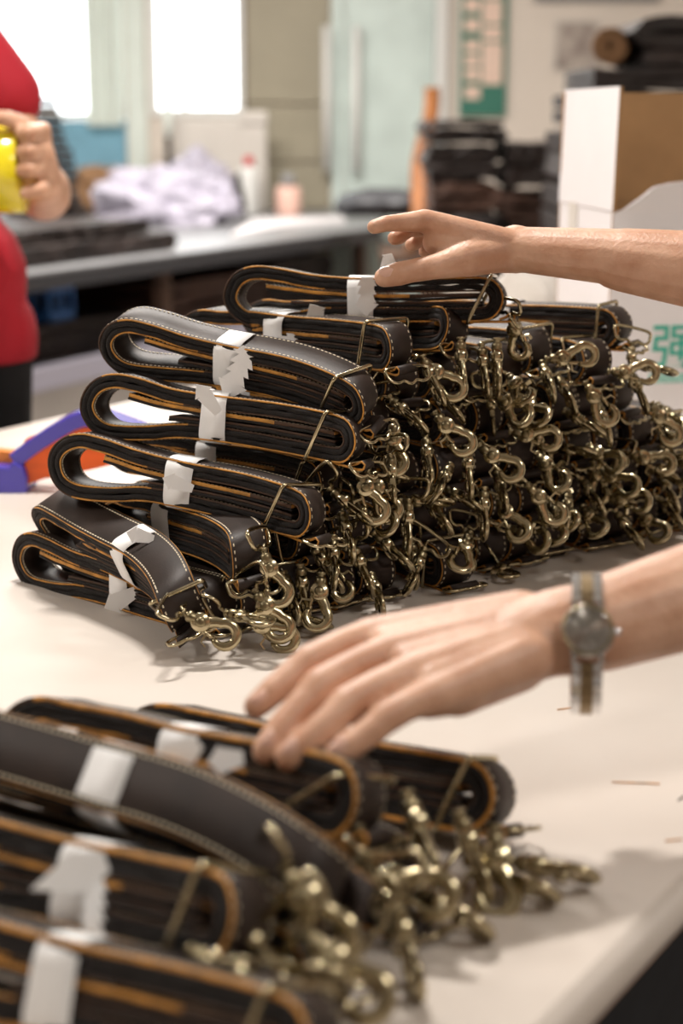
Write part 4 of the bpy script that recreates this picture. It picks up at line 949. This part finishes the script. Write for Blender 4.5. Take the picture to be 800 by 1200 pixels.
def head_extras(c, fw, parent, r=.078, hairlen=0):
    fw = V(fw).normalized(); sd_ = V((0, 0, 1)).cross(fw).normalized(); u3 = V((0, 0, 1))
    for s2 in (-1, 1):
        q_ = MB(); P = c + fw*(r*.93) + sd_*s2*.030 + u3*.016; q_.capsule(P-sd_*.004, .010, P+sd_*.004, .010); q_.build('eye', M['white'], parent)
    h = MB(); h.capsule(c + u3*.050 - fw*.022, r*1.10, c + u3*.046 - fw*.005, r*1.06); h.capsule(c + u3*.03 - fw*.035, r*1.05, c - u3*(.03+hairlen) - fw*.05, r*.8)
    remeshed('hair', h, M['hair'], .006, 3, parent)
hc = ce + V((-.03, .01, .24)); fw1 = V((-1, .1, -.45))
b.capsule(ce + V((.03, 0, -.02)), .060, hc + V((.02, 0, -.06)), .052); b.capsule(sh_n, .055, sh_f, .055)
head(b, hc, (-1, .15, 0)); head_extras(hc, (-1, .15, 0), worker, hairlen=.05)
remeshed('body_skin', b, M['skin'], .0018, 7, worker)
def nail(P, nrm, fwd, w_=.0052, l_=.0062, par=worker):
    nrm, fwd = V(nrm).normalized(), V(fwd).normalized(); s2 = nrm.cross(fwd).normalized(); bm = MB(); vs = [P + nrm*.0009]; n = 14
    for ring, (k, z) in enumerate(((.6, .0007), (1, 0), (1, -.0012))):
        for i in range(n): a_ = 2*math.pi*i/n; vs.append(P + fwd*math.cos(a_)*l_*k + s2*math.sin(a_)*w_*k + nrm*(z - .0022*abs(math.sin(a_))*k))
    fs = [(0, 1+i, 1+(i+1) % n) for i in range(n)] + [(1+r_*n+i, 1+(r_+1)*n+i, 1+(r_+1)*n+(i+1) % n, 1+r_*n+(i+1) % n) for r_ in range(2) for i in range(n)]
    bm.add(vs, fs); return bm.build('fingernail', M['nail'], par)
nu = V((-.25, -.45, .85)).normalized()
for (tx, ty, Y, r_, fx) in ((305, 824, .942, .0078, (-.7, -.3, -.45)), (316, 874, .905, .0082, (-.6, -.3, -.7)), (342, 883, .893, .0082, (-.6, -.3, -.65)), (398, 881, .890, .0076, (-.6, -.3, -.6))):
    nail(Q(tx, ty, Y) + nu*r_*.98, nu, fx)
tn = V((-.05, -.80, .60)).normalized(); nail(Q(453, 323, 1.551) + tn*.0098, tn, (-1, -.05, -.12), .0060, .0075)
# ================================================================== WATCH
axw = V((1, -.12, .02)).normalized(); wc = Q(686, 750, 1.004)
wt = empty('wristwatch', wc, 'steel wristwatch with round dial on a loose link bracelet on the near wrist', 'watch')
tc = (cam.location - wc); tc = (tc - axw*tc.dot(axw)).normalized(); vu = axw.cross(tc); vu = vu if vu.z > 0 else -vu      # vu: up along the wrist
RA, RB = .0445, .0365                       # half height, half depth of the bracelet
def ell(a_): return wc + vu*RA*math.sin(a_) + tc*RB*math.cos(a_) - vu*.002
case_a = .17; NL = 30
def ell_t(a_): return (vu*RA*math.cos(a_) - tc*RB*math.sin(a_)).normalized()
lmesh = None
for i in range(NL):
    a_ = case_a + .52 + (2*math.pi-1.04)*i/(NL-1); P = ell(a_); t = ell_t(a_); nr = axw.cross(t); nr = nr if nr.dot(P-wc) > 0 else -nr
    if lmesh is None:
        b = MB(); 
        for y0_, y1_, mi_ in ((-.0095, -.0040, 0), (.0040, .0095, 0)): b.box((-.0034, y0_, -.0012), (.0034, y1_, .0012), mi_)
        b.box((-.0036, -.0039, -.0013), (.0036, .0039, .0016), 1); lmesh = b.mesh('bracelet_link', [M['steel'], M['gilt']])
    o = bpy.data.objects.new('bracelet_link', lmesh); COL.objects.link(o); o.parent = wt; mm = Matrix.Identity(4)
    yv = nr.cross(t)
    for r_ in range(3): mm[r_][0] = t[r_]; mm[r_][1] = yv[r_]; mm[r_][2] = nr[r_]; mm[r_][3] = P[r_]
    o.matrix_basis = world(wt).inverted() @ mm
Pc = ell(case_a); t = ell_t(case_a); nc = axw.cross(t); nc = nc if nc.dot(Pc-wc) > 0 else -nc; Pc = Pc + nc*.001
b = MB(); b.lathe([(.0140, -.0035), (.0168, -.0025), (.0172, .002), (.0160, .0045)], Pc, nc, 32)
for s2 in (-1, 1):
    for s3 in (-1, 1): b.obox(Pc + axw*(s2*.0085-.0015) + t*s3*.0125 - nc*.003, axw*.003, t*s3*.008, nc*.005)
b.build('case', M['steel'], wt)
b = MB(); b.lathe([(.0160, .0044), (.0163, .0052), (.0148, .0060), (.0140, .0046)], Pc, nc, 32); b.build('bezel', M['brass_dark'], wt)
b = MB(); b.lathe([(.0142, .0040), (.0142, .0048)], Pc, nc, 32); b.build('dial', M['dial'], wt)
for k in range(12):
    a_ = math.pi*k/6; dv_ = t*math.cos(a_) + axw*math.sin(a_); b = MB(); b.tube([Pc + dv_*.0105 + nc*.0052, Pc + dv_*.0130 + nc*.0052], .00035, 5); b.build('hour_mark', M['steel'], wt)
for ln, a_, w_ in ((.0075, .9, .0006), (.0105, -2.1, .00045)):
    dv_ = t*math.cos(a_) + axw*math.sin(a_); b = MB(); b.tube([Pc - dv_*.002 + nc*.0056, Pc + dv_*ln + nc*.0056], w_, 5); b.build('watch_hand', M['steel'], wt)
b = MB(); b.lathe([(.0143, .0062), (.0130, .0066), (.007, .0070)], Pc, nc, 32); b.build('crystal', M['crystal'], wt)
b = MB(); b.lathe([(.0022, 0), (.0024, .001), (.0024, .003), (.002, .0035)], Pc + axw*.0170, axw, 12); b.build('crown', M['steel'], wt)
# ================================================================== PERSON IN RED
pr = empty('person', (-.72, 2.78, 0), 'person in red t-shirt and black trousers at the left, holding yellow tape', 'person')
C0 = V((-.715, 2.80, 0)); shl, shr = Q(-42, 52, 2.79), C0 + V((-.165, 0, 1.375))
b = MB(); b.capsule(C0+V((-.08, 0, 1.32)), .085, C0+V((.03, 0, 1.30)), .085); b.capsule(C0+V((-.06, 0, 1.20)), .125, C0+V((.025, 0, 1.16)), .130); b.capsule(C0+V((-.05, -.02, 1.05)), .130, C0+V((.045, -.015, .98)), .134); b.capsule(C0+V((-.05, -.01, .87)), .136, C0+V((.056, -.01, .87)), .136)
b.capsule(shl, .066, Q(6, 112, 2.78), .062); b.capsule(shr, .07, shr+V((-.06, 0, -.2)), .065)
def ltp(v_): return V((v_.x, v_.y, max(v_.z, .838)))
rs_ = remeshed('t_shirt', b, M['red'], .007, 8, pr, ltp)
b = MB()
for sg in (-1, 1):
    h2 = C0 + V((sg*.085-.005, 0, .84)); b.capsule(h2, .100, V((h2.x, h2.y, .46)), .075); b.capsule(V((h2.x, h2.y, .46)), .075, V((h2.x, h2.y+.02, .10)), .058)
b.capsule(C0+V((-.05, 0, .88)), .120, C0+V((.045, 0, .88)), .120); remeshed('trousers', b, M['blackcloth'], .009, 6, pr)
for sg in (-1, 1): b = MB(); b.capsule(C0+V((sg*.085, .04, .045)), .042, C0+V((sg*.09, -.16, .038)), .036); remeshed('shoe', b, M['grey'], .007, 5, pr)
b = MB(); e3 = Q(52, 228, 2.76); hd = Q(38, 190, 2.56); wr3 = Q(50, 212, 2.62)
b.capsule(shl, .052, e3.lerp(shl, .45), .050); b.capsule(e3.lerp(shl, .45), .050, e3, .043); b.capsule(e3, .045, wr3.lerp(e3, .6), .044); b.capsule(wr3.lerp(e3, .6), .044, wr3, .033); b.capsule(wr3, .031, hd + V((.004, .012, .01)), .030)
for k in range(4):
    y = 152 + 22*k; kk = Q(52-1.5*abs(k-1), y, 2.575); b.capsule(hd + V((.012, .02, .02-.012*k)), .017, kk, .0135)
    limb(b, [(kk, .0135), (Q(36, y+3, 2.525), .0120), (Q(25, y+4, 2.535), .0105)] if k < 3 else [(kk, .0125), (Q(50, y+4, 2.53), .0110), (Q(30, y+8, 2.53), .0100)])
limb(b, [(hd+V((0, .01, .02)), .018), (Q(24, 146, 2.56), .0150), (Q(8, 139, 2.55), .0135), (Q(-6, 138, 2.55), .0115)])
e4 = C0 + V((-.24, -.02, 1.06)); b.capsule(shr, .05, e4, .043); b.capsule(e4, .042, C0+V((-.16, -.24, 1.10)), .028); b.capsule(C0+V((-.16, -.24, 1.10)), .028, C0+V((-.11, -.28, 1.12)), .026)
for k in range(4): b.capsule(C0+V((-.12, -.28, 1.14-.018*k)), .011, C0+V((-.085, -.300, 1.14-.018*k)), .009)
hc2 = C0 + V((0, -.03, 1.555)); b.capsule(C0+V((0, 0, 1.38)), .055, hc2+V((0, .01, -.05)), .052); b.capsule(shr, .05, shl, .05)
b.capsule(shl-V((0, 0, .02)), .05, C0+V((0, 0, 1.32)), .06)
head(b, hc2, (0, -1, 0)); head_extras(hc2, (0, -1, 0), pr)
remeshed('body_skin', b, M['skin'], .0045, 4, pr)
# roll of yellow tape
tp = empty('tape_roll', Q(-10, 198, 2.56), 'large glossy roll of yellow packing tape held by the person in red', 'tape')
b = MB(); Rr = (Q(0, 145, 2.56)-Q(0, 252, 2.56)).length/2; xr = Q(22, 198, 2.56).x; cc = Q(0, 198.5, 2.56)
cc = V((xr-.060, 2.60, cc.z))
b.lathe([(.038, 0), (Rr-.001, 0), (Rr, .001), (Rr, .059), (Rr-.001, .060), (.038, .060)], cc, (1, 0, 0), 48); b.build('tape_winding', M['yellow'], tp)
b = MB(); b.lathe([(.0379, -.0005), (.0379, .0605), (.035, .0605), (.035, -.0005), (.0379, -.0005)], cc, (1, 0, 0), 32); b.build('tape_core', M['card'], tp)
# second finished details: housings above the overhead lamp and the added fill lights
for i, (x, y_, z, sx, sy) in enumerate(((-.30, 2.15, 2.745, .5, .2), (-2.2, 1.2, 2.84, 1.3, .3), (1.5, .2, 2.84, 1.3, .3), (-.6, 5.6, 2.90, 1.5, .4))):
    e = empty('ceiling_lamp', (x, y_, z), ['white ceiling lamp hung above the packing table', 'added white fill lamp, unseen, over the left part of the room', 'added white fill lamp, unseen, over the right part of the room', 'added white fill lamp, unseen, over the rear bench'][i], 'lamp')
    b = MB(); b.box((x-sx/2, y_-sy/2, z), (x+sx/2, y_+sy/2, z+.04)); b.build('lamp_housing', M['white'], e)
    for s2 in (-1, 1): b = MB(); b.tube([(x+s2*sx*.35, y_, z+.04), (x+s2*sx*.35, y_, ZC)], .004, 6); b.build('hanger', M['grey'], e)
